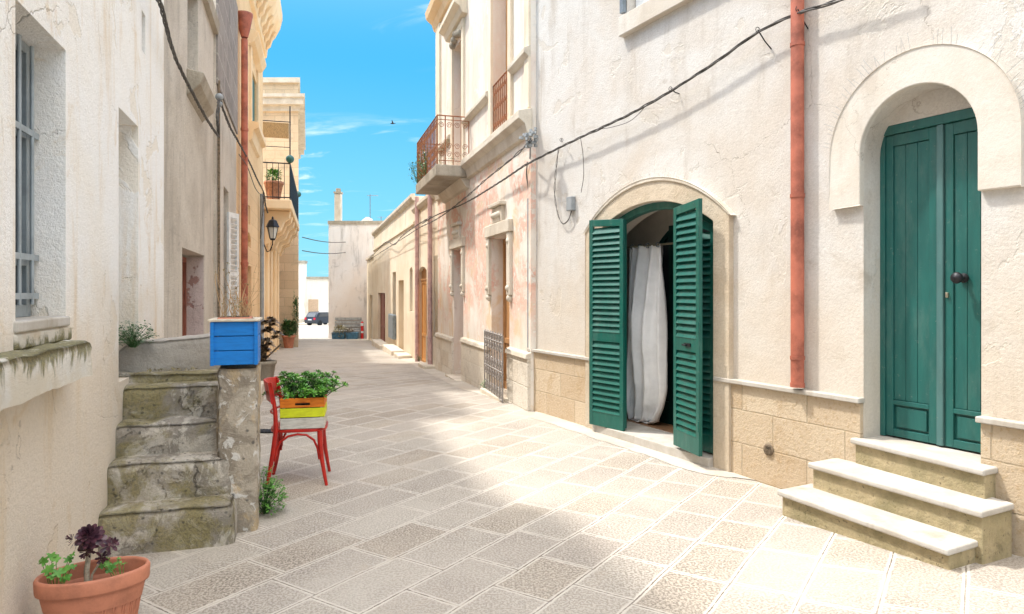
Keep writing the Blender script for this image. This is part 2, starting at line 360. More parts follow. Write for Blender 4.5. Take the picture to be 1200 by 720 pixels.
leafmat('leaf_weed', (.07, .17, .06), (.15, .26, .11))
leafmat('leaf_dry', (.30, .24, .12), (.20, .18, .08))

# ------------------------------------------------------------------ mesh helpers
OFF = {}
class MB:
    def __init__(s): s.v = []; s.f = []; s.sm = []
    def add(s, vs, fs, smooth=False):
        o = len(s.v); s.v += [Vector(v) for v in vs]; s.f += [tuple(i + o for i in f) for f in fs]; s.sm += [smooth] * len(fs); return s
    def hexa(s, c):                                   # eight corners: bottom four, top four
        return s.add(c, [(0, 3, 2, 1), (4, 5, 6, 7), (0, 1, 5, 4), (1, 2, 6, 5), (2, 3, 7, 6), (3, 0, 4, 7)])
    def box(s, x0, x1, y0, y1, z0, z1):
        return s.hexa([(x0, y0, z0), (x1, y0, z0), (x1, y1, z0), (x0, y1, z0), (x0, y0, z1), (x1, y0, z1), (x1, y1, z1), (x0, y1, z1)])
    def obox(s, c, dx, dy, dz, hx, hy, hz):           # oriented box
        c, dx, dy, dz = Vector(c), Vector(dx).normalized(), Vector(dy).normalized(), Vector(dz).normalized()
        return s.hexa([c + dx * a * hx + dy * b * hy + dz * e * hz for e in (-1, 1) for a, b in ((-1, -1), (1, -1), (1, 1), (-1, 1))])
    def tube(s, pts, r, n=8, cap=True, smooth=True):
        pts = [Vector(p) for p in pts]; N = len(pts); rs = r if isinstance(r, (list, tuple)) else [r] * N
        vs = []; t0 = (pts[1] - pts[0]).normalized(); up = Vector((0, 0, 1)) if abs(t0.z) < .9 else Vector((1, 0, 0))
        a = t0.cross(up).normalized()
        for i, p in enumerate(pts):
            t = (pts[min(i + 1, N - 1)] - pts[max(i - 1, 0)]).normalized()
            a = (a - t * a.dot(t)); a = a.normalized() if a.length > 1e-6 else t.orthogonal().normalized(); b = t.cross(a)
            for k in range(n):
                an = 2 * math.pi * k / n; vs.append(p + (a * math.cos(an) + b * math.sin(an)) * rs[i])
        fs = [(i * n + k, i * n + (k + 1) % n, (i + 1) * n + (k + 1) % n, (i + 1) * n + k) for i in range(N - 1) for k in range(n)]
        s.add(vs, fs, smooth)
        if cap:
            s.add(vs[:n], [tuple(range(n))[::-1]]); s.add(vs[-n:], [tuple(range(n))])
        return s
    def lathe(s, c, prof, n=24, sx=1, sy=1, rot=0, smooth=True):   # prof: (radius, z)
        vs = []
        for r, z in prof:
            for k in range(n):
                a = 2 * math.pi * k / n; x, y = r * sx * math.cos(a), r * sy * math.sin(a)
                vs.append((c[0] + x * math.cos(rot) - y * math.sin(rot), c[1] + x * math.sin(rot) + y * math.cos(rot), c[2] + z))
        fs = [(i * n + k, i * n + (k + 1) % n, (i + 1) * n + (k + 1) % n, (i + 1) * n + k) for i in range(len(prof) - 1) for k in range(n)]
        return s.add(vs, fs, smooth)
    def sphere(s, c, r, n=12, sz=1):
        prof = [(r * math.sin(math.pi * i / n) + 1e-5, -r * sz * math.cos(math.pi * i / n)) for i in range(n + 1)]
        return s.lathe(c, prof, n * 2)
    def build(s, name, m, parent=None, bevel=0, seg=1, sub=0, solid=0):
        me = bpy.data.meshes.new(name); off = OFF.get(parent.name, Vector((0, 0, 0))) if parent else Vector((0, 0, 0))
        me.from_pydata([v - off for v in s.v], [], s.f)
        me.polygons.foreach_set('use_smooth', s.sm)
        me.materials.append(MATS[m]); me.update()
        o = bpy.data.objects.new(name, me); COL.objects.link(o)
        if parent: o.parent = parent; OFF[o.name] = off
        if solid:
            q = o.modifiers.new('solid', 'SOLIDIFY'); q.thickness = solid
        if bevel:
            b = o.modifiers.new('bevel', 'BEVEL'); b.width = bevel; b.segments = seg; b.limit_method = 'ANGLE'; b.angle_limit = R(40)
        if sub:
            q = o.modifiers.new('sub', 'SUBSURF'); q.levels = q.render_levels = sub
        return o

def thing(name, label, cat, loc, group=None):
    o = bpy.data.objects.new(name, None); COL.objects.link(o); o.location = loc; o.empty_display_size = .2
    OFF[o.name] = Vector(loc); o['label'] = label; o['category'] = cat
    if group: o['group'] = group
    return o
def tag(o, label, cat, group=None):
    o['label'] = label; o['category'] = cat
    if group: o['group'] = group
    return o
def struct(o, kind='structure'): o['kind'] = kind; return o
def lab(o, l): o['label'] = l; return o

class Wall:
    """vertical facade plane x = a - m*y; s runs away from the viewer, 'o' out towards the street"""
    def __init__(w, a, m, side):
        w.a, w.m, w.k = a, m, math.sqrt(1 + m * m); w.sg = -1 if side == 'R' else 1
        w.u = Vector((-m, 1, 0)) / w.k; w.n = Vector((w.sg, w.sg * m, 0)) / w.k; w.O = Vector((a, 0, 0))
    def Y(w, px, o=0): return (w.a + w.sg * o * w.k) / ((px - CX) / F + w.m)
    def s(w, px, o=0):
        y = w.Y(px, o); x = (px - CX) / F * y; return (Vector((x, y, 0)) - w.O).dot(w.u)
    def z(w, px, py, o=0): return EYE - (py - HY) / F * w.Y(px, o)
    def p(w, s, z, o=0): q = w.O + w.u * s + w.n * o; return Vector((q.x, q.y, z))
    def px(w, px, py, o=0): return w.p(w.s(px, o), w.z(px, py, o), o)
    def sy(w, y): return y * w.k
    def box(w, mb, s0, s1, z0, z1, o0, o1):
        return mb.hexa([w.p(s0, z0, o0), w.p(s1, z0, o0), w.p(s1, z0, o1), w.p(s0, z0, o1), w.p(s0, z1, o0), w.p(s1, z1, o0), w.p(s1, z1, o1), w.p(s0, z1, o1)])
    def loft(w, mb, pts, o0, o1):                       # prism of a (s,z) polygon
        n = len(pts); vs = [w.p(a, b, o0) for a, b in pts] + [w.p(a, b, o1) for a, b in pts]
        tri = tessellate_polygon([[Vector((a, b, 0)) for a, b in pts]])
        fs = [tuple(t) for t in tri] + [tuple(i + n for i in t[::-1]) for t in tri] + [(i, (i + 1) % n, (i + 1) % n + n, i + n) for i in range(n)]
        return mb.add(vs, fs)
    def prof(w, mb, s0, s1, pts):                       # moulding: polygon in (o,z) swept along s
        n = len(pts); vs = [w.p(s0, z, o) for o, z in pts] + [w.p(s1, z, o) for o, z in pts]
        fs = [tuple(range(n)), tuple(range(n, 2 * n))[::-1]] + [(i, i + n, (i + 1) % n + n, (i + 1) % n) for i in range(n)]
        return mb.add(vs, fs)

def op(s0, s1, z0, z1, rise=0, d=.2, back=True):
    """opening outline (s,z); the top is a circular segment of given rise"""
    s0, s1 = min(s0, s1), max(s0, s1); pts = [(s0, z0), (s1, z0), (s1, z1)]
    pts += arc(s0, s1, z1, rise)[1:-1] if rise else []
    pts += [(s0, z1)]
    return dict(pts=pts, d=d, back=back, s0=s0, s1=s1, z0=z0, z1=z1, rise=rise)
def arc(s0, s1, z, rise, n=20):                          # from s1 side to s0 side
    c = (s1 - s0) / 2; rad = (c * c + rise * rise) / (2 * rise); zc = z + rise - rad; a0 = math.asin(min(1, c / rad))
    if rise > c: a0 = math.pi - a0
    return [((s0 + s1) / 2 + rad * math.sin(a0 - 2 * a0 * i / n), zc + rad * math.cos(a0 - 2 * a0 * i / n)) for i in range(n + 1)]

def shell(w, s0, s1, z0, z1, ops, D, name, m, parent, roof=True, ztop1=None):
    """front face with openings and reveals, ends, back and roof, one mesh"""
    ze = z1 if ztop1 is None else ztop1
    mb = MB(); outer = [(s0, z0), (s1, z0), (s1, ze), (s0, z1)]
    loops = [[Vector((a, b, 0)) for a, b in outer]] + [[Vector((a, b, 0)) for a, b in q['pts']] for q in ops]
    flat = [v for l in loops for v in l]
    mb.add([w.p(v.x, v.y, 0) for v in flat], [tuple(t) for t in tessellate_polygon(loops)])
    for q in ops:
        P = q['pts']; n = len(P); d = q['d']
        mb.add([w.p(a, b, 0) for a, b in P] + [w.p(a, b, -d) for a, b in P], [(i, (i + 1) % n, (i + 1) % n + n, i + n) for i in range(n)])
        if q['back']:
            mb.add([w.p(a, b, -d) for a, b in P], [tuple(t) for t in tessellate_polygon([[Vector((a, b, 0)) for a, b in P]])])
    mb.add([w.p(s0, z0, 0), w.p(s0, z1, 0), w.p(s0, z1, -D), w.p(s0, z0, -D)], [(0, 1, 2, 3)])
    mb.add([w.p(s1, z0, 0), w.p(s1, ze, 0), w.p(s1, ze, -D), w.p(s1, z0, -D)], [(0, 1, 2, 3)])
    mb.add([w.p(s0, z0, -D), w.p(s0, z1, -D), w.p(s1, ze, -D), w.p(s1, z0, -D)], [(0, 1, 2, 3)])
    mb.add([w.p(s0, z1, 0), w.p(s1, ze, 0), w.p(s1, ze, -D), w.p(s0, z1, -D)], [(0, 1, 2, 3)])
    return mb.build(name, m, parent)

def rough_block(mb, w, s0, s1, z0, z1, o0, o1, res=.045, amp=.012, seed=0, rnd=.03, top=None):
    """weathered block: gridded box with rounded edges and noise; top(s,o) may give the top height"""
    ns, nz, no = [max(2, int(abs(b - a) / res)) for a, b in ((s0, s1), (z0, z1), (o0, o1))]
    idx = {}; vs = []; fs = []
    def vert(i, j, k):
        key = (i, j, k)
        if key in idx: return idx[key]
        fs_, fz, fo = i / ns, j / nz, k / no
        s = s0 + (s1 - s0) * fs_; o = o0 + (o1 - o0) * fo; zt = top(s, o) if top else z1; z = z0 + (zt - z0) * fz
        rr = rnd * 1.3; cs = min(max(s, s0 + rr), s1 - rr); co = min(max(o, o0 + rr), o1 - rr); cz = min(z, zt - rr)
        dv = Vector((s - cs, o - co, z - cz))
        if dv.length > rr: dv = dv.normalized() * rr; s, o, z = cs + dv.x, co + dv.y, cz + dv.z
        v = w.p(s, z, o); q = mn.noise_vector(v * 7 + Vector((seed, 0, 0))) * amp + mn.noise_vector(v * 23 + Vector((0, seed, 0))) * amp * .45
        idx[key] = len(vs); vs.append(v + q); return idx[key]
    for i in range(ns):
        for j in range(nz):
            for k in (0, no): fs.append((vert(i, j, k), vert(i + 1, j, k), vert(i + 1, j + 1, k), vert(i, j + 1, k)))
    for k in range(no):
        for j in range(nz):
            for i in (0, ns): fs.append((vert(i, j, k), vert(i, j, k + 1), vert(i, j + 1, k + 1), vert(i, j + 1, k)))
    for i in range(ns):
        for k in range(no): fs.append((vert(i, nz, k), vert(i + 1, nz, k), vert(i + 1, nz, k + 1), vert(i, nz, k + 1)))
    return mb.add(vs, fs, True)

def smooth01(a, b, t): t = max(0, min(1, (t - a) / (b - a))); return t * t * (3 - 2 * t)
def gz(x, y):
    z = -.034 * max(0, min(y, 90) - 9)
    if y < 9: z = 0
    return z + .06 * smooth01(4.7, 3.3, -y + 8.0 if False else y) * 0 + .06 * (1 - smooth01(3.3, 4.7, y)) * smooth01(1.0, 2.2, x)

R1 = Wall(4.8, .525, 'R'); R2 = Wall(2.75, .294, 'R'); L1 = Wall(-1.13, .3125, 'L'); L4 = Wall(-1.53, .28, 'L')

# ------------------------------------------------------------------ ground
def ground():
    xs = [-600, -200, -90, -60, -45, -35, -28, -22, -18, -15, -12, -10, -8] + [-7 + i * .5 for i in range(25)] + [6, 7, 9, 12, 18, 30, 60, 200, 600]
    ys = [-300, -60, -20, -10, -6, -3] + [-2 + i * .5 for i in range(24)] + [10.5 + i * 2 for i in range(40)] + [92, 120, 200, 500, 1200]
    vs = [(x, y, gz(x, y)) for y in ys for x in xs]; n = len(xs)
    fs = [(j * n + i, j * n + i + 1, (j + 1) * n + i + 1, (j + 1) * n + i) for j in range(len(ys) - 1) for i in range(n - 1)]
    mb = MB(); mb.add(vs, fs, True); struct(mb.build('street_paving', 'paving'))
ground()
def strip(w, s0, s1, o0, o1, name, m, lift=.004, seed=1, n=60, res=6):
    mb = MB(); vs = []
    for i in range(n + 1):
        s = s0 + (s1 - s0) * i / n
        for k in range(res + 1):
            o = o0 + (o1 - o0) * k / res
            o = o0 + (o - o0) * (.15 + .85 * smooth01(0, .14, min(i, n - i) / n))
            if k == res: o += .09 * mn.noise(Vector((s * 1.7, seed, 0))) + .04 * mn.noise(Vector((s * 7, seed, 0)))
            q = w.p(s, 0, o); vs.append((q.x, q.y, gz(q.x, q.y) + lift + (.012 * (1 - k / res) if k < res else 0)))
    r = res + 1
    mb.add(vs, [(i * r + k, i * r + k + 1, (i + 1) * r + k + 1, (i + 1) * r + k) for i in range(n) for k in range(res)], True)
    return struct(mb.build(name, m))
strip(R1, R1.s(905), R1.s(623), -.05, .26, 'cement_strip', 'cement', seed=4)
strip(R2, R2.s(622), R2.s(440), -.05, .34, 'cement_gutter', 'cement', seed=9)

# ------------------------------------------------------------------ near right house
def pipe_on(w, mb, s, z0, z1, o, r, n=14): mb.tube([w.p(s, z0, o), w.p(s, z1, o)], r, n)

def shutter_leaf(parent, A, B, zb, ztA, ztB, label=None, out=None, handle=None, th=.034, pitch=.062, mid=(.98, 1.10)):
    """louvred leaf standing between plan points A and B"""
    A, B = Vector((*A, 0)), Vector((*B, 0)); u = (B - A).normalized(); W = (B - A).length; nn = u.cross(Vector((0, 0, 1)))
    if out is not None and nn.dot(Vector((*out, 0))) < 0: nn = -nn
    zt = lambda t: ztA + (ztB - ztA) * t
    mb = MB()
    def bar(t0, t1, z0, z1a, z1b, d=th / 2):
        c = []
        for zs in ((z0, z0), (z1a, z1b)):
            for t, o in ((t0, -d), (t1, -d), (t1, d), (t0, d)):
                z = zs[0] if t == t0 else zs[1]; c.append(A + u * t + nn * o + Vector((0, 0, z)))
        mb.hexa(c)
    sw = .052
    bar(0, sw, zb, zt(0), zt(sw / W)); bar(W - sw, W, zb, zt(1 - sw / W), zt(1))
    e = .0015
    def rail(z0, z1a, z1b=None): bar(sw - .001, W - sw + .001, z0, z1a, z1a if z1b is None else z1b, th / 2 - e)
    rail(zb, zb + .15); rail(*mid)
    c = []
    zl, zr = zt(sw / W), zt(1 - sw / W)
    for zz in ((zl - .07, zr - .07), (zl, zr)):
        for t, o in ((sw, -1), (W - sw, -1), (W - sw, 1), (sw, 1)):
            c.append(A + u * t + nn * o * (th / 2 - e) + Vector((0, 0, zz[0] if t == sw else zz[1])))
    mb.hexa(c)
    def slats(z0, z1):
        n = int(round((z1 - z0) / pitch)); p = (z1 - z0) / n
        for i in range(n):
            zc = z0 + (i + .5) * p; ctr = A + u * (W / 2) + Vector((0, 0, zc))
            dz = (Vector((0, 0, 1)) * .80 - nn * .45)
            mb.obox(ctr, u, dz.cross(u), dz, W / 2 - sw + .004, .0035, p * .63)
    slats(zb + .15, mid[0]); slats(mid[1], min(zl, zr) - .07)
    o = mb.build('shutter_leaf', 'green_shutter', parent, bevel=.002)
    if label: o['label'] = label
    for z in (zb + .25, 1.2, min(zl, zr) - .25): h = MB(); h.tube([A + nn * (th / 2 + .004) + Vector((0, 0, z - .045)), A + nn * (th / 2 + .004) + Vector((0, 0, z + .045))], .009, 8); h.build('hinge', 'green_shutter', o)
    if handle:
        k = MB(); c0 = A + u * (W * handle) + nn * (th / 2) + Vector((0, 0, 1.04))
        k.obox(c0 + nn * .004, u, nn, (0, 0, 1), .055, .004, .014); k.tube([c0, c0 + nn * .045], .008, 8); k.tube([c0 + nn * .045 - u * .05, c0 + nn * .045 + u * .01], .009, 8)
        k.build('handle', 'black_iron', o)
    return o

h1 = thing('plastered_house', 'cream plastered house on the right with two arched green doorways, stone plinth and red downpipe', 'house', R1.p(6, 0, 0))
SA0, SA1 = R1.s(1150), R1.s(1012); ra = (SA1 - SA0) / 2
door_op = op(SA0, SA1, .500, 2.42, ra, .30)
SB0, SB1 = R1.s(840), R1.s(702)
bay_op = op(SB0, SB1, .085, 2.10, .26, .34, back=False)
SW0, SW1 = R1.s(860), R1.s(735)
win_op = op(SW0, SW1, 4.30, 5.75, 0, .18)
s_end = R1.s(622)
shell(R1, R1.sy(-5), s_end, -1, 7.2, [door_op, bay_op, win_op], 7, 'wall', 'plaster_cream', h1)
# plinth with white ledge, cut where the openings are
pl = MB(); lg = MB()
for a, b in ((R1.s(838) + .19, s_end), (0, 0)):
    pass
for a, b, ea, eb in ((R1.sy(-4), R1.s(1152), 0, 0), (R1.s(1012) + .005, SB0 - .03, 0, 0), (SB1 + .03, s_end - .003, 0, 0)):
    R1.box(pl, a, b, -.6, .745, -.02, .028); R1.box(lg, a - .01, b + .012 if b < s_end - .1 else b, .747, .782, -.01, .062)
pl.build('plinth', 'tufa_blocks', h1, bevel=.006, seg=2); lg.build('ledge', 'marble', h1, bevel=.006, seg=2)
# archivolt over the street door
ar = MB(); wdt = .228
inn = [(SA0 - .0, 2.08)] + [(a, b) for a, b in arc(SA0, SA1, 2.42, ra, 32)][::-1] + [(SA1, 2.08)]
out_ = [(SA0 - wdt, 2.08)] + [(a, b) for a, b in arc(SA0 - wdt, SA1 + wdt, 2.42, ra + wdt, 32)][::-1] + [(SA1 + wdt, 2.08)]
def ring(mb, w, inner, outer, o0, o1):
    n = len(inner); vs = [w.p(*p, o) for o in (o0, o1) for p in inner] + [w.p(*p, o) for o in (o0, o1) for p in outer]
    I0, I1, O0, O1 = 0, n, 2 * n, 3 * n; fs = []
    for i in range(n - 1):
        fs += [(I1 + i, I1 + i + 1, O1 + i + 1, O1 + i), (I0 + i, I0 + i + 1, I1 + i + 1, I1 + i), (O0 + i, O0 + i + 1, O1 + i + 1, O1 + i)]
    fs += [(I0, I1, O1, O0), (I0 + n - 1, I1 + n - 1, O1 + n - 1, O0 + n - 1)]
    mb.add(vs, fs)
ring(ar, R1, inn, out_, -.004, .042)
ar.build('archivolt', 'plaster_smooth', h1, bevel=.007, seg=2)
# bird wires along the top of the archivolt and of the bay surround
def spikes(w, s0, s1, z, rise, o, n, ln, name='bird_wire'):
    mb = MB(); pts = arc(s0, s1, z, rise, n); sc = (s0 + s1) / 2
    for i, (a, b) in enumerate(pts[3:-3]):
        if random.random() < .25: continue
        dx, dz = a - sc, b - (z - .1); l = math.hypot(dx, dz); t = random.uniform(-.5, .5); q = ln * random.uniform(.5, 1.1)
        ca, cb = dx / l * q + t * q * .6, dz / l * q
        mb.tube([w.p(a, b, o), w.p(a + ca, b + cb, o + random.uniform(0, .035))], .0011, 4, cap=False)
    return mb.build(name, 'grey_pipe', h1)
spikes(R1, SA0 - wdt, SA1 + wdt, 2.42, ra + wdt, .035, 66, .10)
# stone surround of the shuttered bay
sr = MB(); q0, q1 = SB0, SB1; ww = .19
inn = [(q0, .0)] + arc(q0, q1, 2.10, .26, 28)[::-1] + [(q1, .0)]
out_ = [(q0 - ww, .0)] + arc(q0 - ww, q1 + ww, 2.13, .42, 28)[::-1] + [(q1 + ww, .0)]
ring(sr, R1, inn, out_, -.004, .046)
sr.build('bay_surround', 'tufa', h1, bevel=.007, seg=2)
dm = MB()
i2 = arc(q0 - ww, q1 + ww, 2.13, .42, 28)[::-1]; o2 = arc(q0 - ww - .03, q1 + ww + .03, 2.13, .455, 28)[::-1]
ring(dm, R1, i2, o2, -.004, .06); dm.build('drip_moulding', 'stone_trim', h1, bevel=.005)
spikes(R1, q0 - ww - .02, q1 + ww + .02, 2.13, .45, .04, 80, .075)
th_ = MB(); R1.box(th_, SB0 + .001, SB1 - .001, -.2, .088, -.33, .09); th_.build('threshold', 'marble', h1, bevel=.006, seg=2)
# street door
dr = MB(); od = -.20
def leafpart(sa, sb, z0, z1):
    R1.box(dr, sa, sb, z0, z1, od - .05, od - .012)
    w_ = .05
    for a, b, c, d in ((sa, sa + w_, z0, z1), (sb - w_, sb, z0, z1), (sa + w_, sb - w_, z1 - .075, z1), (sa + w_, sb - w_, z0, z0 + .05), (sa + w_, sb - w_, z0 + .215, z0 + .245)):
        R1.box(dr, a, b, c, d, od - .013, od + .012)
    R1.box(dr, sa + w_ + .02, sb - w_ - .02, z0 + .065, z0 + .20, od - .013, od + .004)
    n = 3; ps = (sb - sa - 2 * w_) / n
    for i in range(n): R1.box(dr, sa + w_ + i * ps + .0012, sa + w_ + (i + 1) * ps - .0012, z0 + .247, z1 - .078, od - .013, od + .001)
sm0, sm1 = R1.s(1108, od), R1.s(1100, od)
door = None
leafpart(SA0 - .02, sm0 - .004, .522, 2.560); leafpart(sm1 + .006, SA1 - .035, .522, 2.560)
R1.box(dr, SA0 - .03, SA1 + .01, 2.563, 2.625, od - .05, od + .03)
R1.box(dr, SA1 - .033, SA1 + .005, .515, 2.562, od - .05, od + .025)
door = dr.build('street_door', 'green_door', h1, bevel=.003, seg=2)
mu = MB(); R1.box(mu, sm0, sm1, .52, 2.562, od - .03, od + .028); mu.build('meeting_strip', 'green_strip', door, bevel=.006, seg=2)
kn = MB(); kc = R1.px(1131, 326, od)
kn.lathe((0, 0, 0), [(.001, 0), (.03, 0), (.03, .008), (.012, .014), (.012, .05), (.03, .06), (.036, .078), (.03, .094), (.001, .1)], 20)
from mathutils import Matrix
rotm = R1.n.to_track_quat('Z', 'Y').to_matrix()
for i, v in enumerate(kn.v): kn.v[i] = rotm @ v + kc + R1.n * .012
kn.build('knob', 'black_iron', door)
lk = MB(); lc = R1.px(1112, 346, od); lk.obox(lc + R1.n * .014, R1.u, R1.n, (0, 0, 1), .008, .014, .016); lk.build('lock', 'brass_dull', door, bevel=.002)
ty = MB(); ap = [(a, b) for a, b in door_op['pts'][3:-1] if b > 2.63]; ap = [(SA1 - .002, 2.626)] + [(SA1 - .002, 2.63)][:0] + ap + [(SA0 + .002, 2.626)]
R1.loft(ty, ap, -.28, -.17); ty.build('tympanum', 'plaster_cream', h1)
# bay: green arched frame, room, inner dark arch
fr = MB(); fw = .055
inn = [(q0 + fw, .09)] + arc(q0 + fw, q1 - fw, 2.05, .24, 28)[::-1] + [(q1 - fw, .09)]
out_ = [(q0 + .001, .09)] + arc(q0 + .001, q1 - .001, 2.10, .258, 28)[::-1] + [(q1 - .001, .09)]
ring(fr, R1, inn, out_, -.10, -.03); fr.build('bay_frame', 'green_shutter', h1, bevel=.004)
rm = MB()
D0, D1, ZT = -.34, -2.6, 2.75
P = bay_op['pts']; hole = [Vector((a, b, 0)) for a, b in P]; outer = [Vector(v) for v in ((SB0 - .5, .085, 0), (SB1 + .5, .085, 0), (SB1 + .5, ZT, 0), (SB0 - .5, ZT, 0))]
hole[0].y += .0; flat = [Vector((SB0 - .5, .05, 0)), Vector((SB1 + .5, .05, 0)), Vector((SB1 + .5, ZT, 0)), Vector((SB0 - .5, ZT, 0))]
hp = [Vector((a, max(b, .086), 0)) for a, b in P]
fl = flat + hp
rm.add([R1.p(v.x, v.y, D0) for v in fl], [tuple(t) for t in tessellate_polygon([flat, hp])])
a, b = SB0 - .5, SB1 + .5
rm.add([R1.p(a, .05, D0), R1.p(a, ZT, D0), R1.p(a, ZT, D1), R1.p(a, .05, D1)], [(0, 1, 2, 3)])
rm.add([R1.p(b, .05, D0), R1.p(b, ZT, D0), R1.p(b, ZT, D1), R1.p(b, .05, D1)], [(0, 1, 2, 3)])
rm.add([R1.p(a, .05, D1), R1.p(a, ZT, D1), R1.p(b, ZT, D1), R1.p(b, .05, D1)], [(0, 1, 2, 3)])
rm.add([R1.p(a, ZT, D0), R1.p(b, ZT, D0), R1.p(b, ZT, D1), R1.p(a, ZT, D1)], [(0, 1, 2, 3)])
rm.build('room', 'room_wall', h1)
fm = MB(); R1.box(fm, a, b, .0, .088, D1, D0 - .002); fm.build('room_floor', 'floor_tile', h1)
# inner splayed arch and dark doorway inside the passage
ia = MB(); oi = -.62; e0, e1 = SB0 - .05, R1.s(757, oi)
inn = [(e0 + .05, .09)] + arc(e0 + .05, e1 - .05, 1.72, .52, 24)[::-1] + [(e1 - .05, .09)]
out_ = [(e0, .09)] + arc(e0, e1, 1.72, .58, 24)[::-1] + [(e1, .09)]
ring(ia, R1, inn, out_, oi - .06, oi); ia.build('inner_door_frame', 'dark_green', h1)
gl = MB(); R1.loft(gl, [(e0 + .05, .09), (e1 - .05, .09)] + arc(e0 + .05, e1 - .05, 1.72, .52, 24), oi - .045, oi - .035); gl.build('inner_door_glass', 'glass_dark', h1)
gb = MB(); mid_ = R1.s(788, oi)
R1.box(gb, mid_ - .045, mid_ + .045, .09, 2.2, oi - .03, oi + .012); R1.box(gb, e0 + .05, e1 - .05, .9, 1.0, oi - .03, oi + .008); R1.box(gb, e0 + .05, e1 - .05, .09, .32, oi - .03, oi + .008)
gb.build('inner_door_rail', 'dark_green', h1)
# wall the inner frame stands in
iw = MB()
W0, W1 = SB0 - .49, SB1 + .49; pt = [Vector((W0, .07, 0)), Vector((W1, .07, 0)), Vector((W1, ZT - .01, 0)), Vector((W0, ZT - .01, 0))]
hh = [Vector((e0 + .001, .086, 0)), Vector((e1 - .001, .086, 0))] + [Vector((c, d, 0)) for c, d in arc(e0 + .001, e1 - .001, 1.72, .578, 24)]
iw.add([R1.p(v.x, v.y, oi - .03) for v in pt + hh], [tuple(t) for t in tessellate_polygon([pt, hh])]); iw.build('inner_wall', 'room_wall', h1)
# four louvred leaves: two in the opening, two folded back over them
A1_ = R1.p(q1 - fw, 0, -.045); B1_ = R1.px(733, 342, -.02)
A2_ = R1.p(q0 + fw, 0, -.045); B2_ = R1.px(798, 342, -.02)
outv = (R1.n.x, R1.n.y)
shutter_leaf(h1, (A1_.x, A1_.y), (B1_.x, B1_.y), .10, 2.07, 2.235, out=outv, label='shutter leaf standing in the far half of the bay, behind the folded one')
shutter_leaf(h1, (A2_.x, A2_.y), (B2_.x, B2_.y), .10, 2.07, 2.235, out=outv, label='shutter leaf standing in the near half of the bay, behind the folded one')
shutter_leaf(h1, (1.135, 6.90), (.835, 7.29), .09, 2.235, 2.262, out=outv, label='left folded shutter leaf lying against the stone surround', mid=(.98, 1.08))
B4 = (1.4755, 6.18); A4 = (1.585, 5.735)
shutter_leaf(h1, A4, B4, .115, 2.285, 2.255, out=outv, label='right folded shutter leaf with black handle', handle=.42, mid=(.98, 1.10))
# upper window: sill block, frame, grey shutter edge
us = MB(); R1.box(us, SW0 - .25, SW1 + .06, 4.09, 4.285, -.05, .07); us.build('window_sill', 'plaster_smooth', h1, bevel=.006)
uf = MB(); R1.box(uf, SW0 + .01, SW1 - .01, 4.302, 5.74, -.16, -.10); uf.build('window_shutter', 'shutter_white', h1)
ux = MB(); R1.box(ux, SW1 + .004, SW1 + .06, 4.33, 5.7, .01, .05); ux.build('shutter_edge', 'grey_metal', h1)
# downpipe
dp = MB(); sd = R1.s(935, .06); pipe_on(R1, dp, sd, .80, 7.2, .065, .047, 18)
for z in (1.0, 2.19, 3.3, 4.2): dp.tube([R1.p(sd, z, .065), R1.p(sd, z + .028, .065)], .052, 18)
dp.tube([R1.p(sd, .80, .065), R1.p(sd, .83, .065)], .051, 18)
dp.build('downpipe', 'terracotta_pipe', h1)
gp = MB(); sg = R1.s(620, .03); pipe_on(R1, gp, sg, .79, R1.z(620, 233, .03), .03, .024, 12)
gp.build('conduit', 'grey_pipe', h1)
vt = MB(); vc = R1.px(901, 527, .03)
vt.lathe((0, 0, 0), [(.001, .012), (.030, .012), (.034, .010), (.046, .010), (.048, 0)], 24)
for i, v in enumerate(vt.v): vt.v[i] = rotm @ v + vc
for k in range(-3, 4): vt.obox(vc + R1.n * .015 + Vector((0, 0, k * .009)), R1.u, R1.n, (0, 0, 1), .028, .003, .002)
vt.build('vent_cover', 'bark', h1)
jb = MB(); jc = R1.px(669, 239, .03); jb.obox(jc, R1.u, R1.n, (0, 0, 1), .055, .03, .08); jb.build('junction_box', 'grey_pipe', h1, bevel=.008, seg=2)

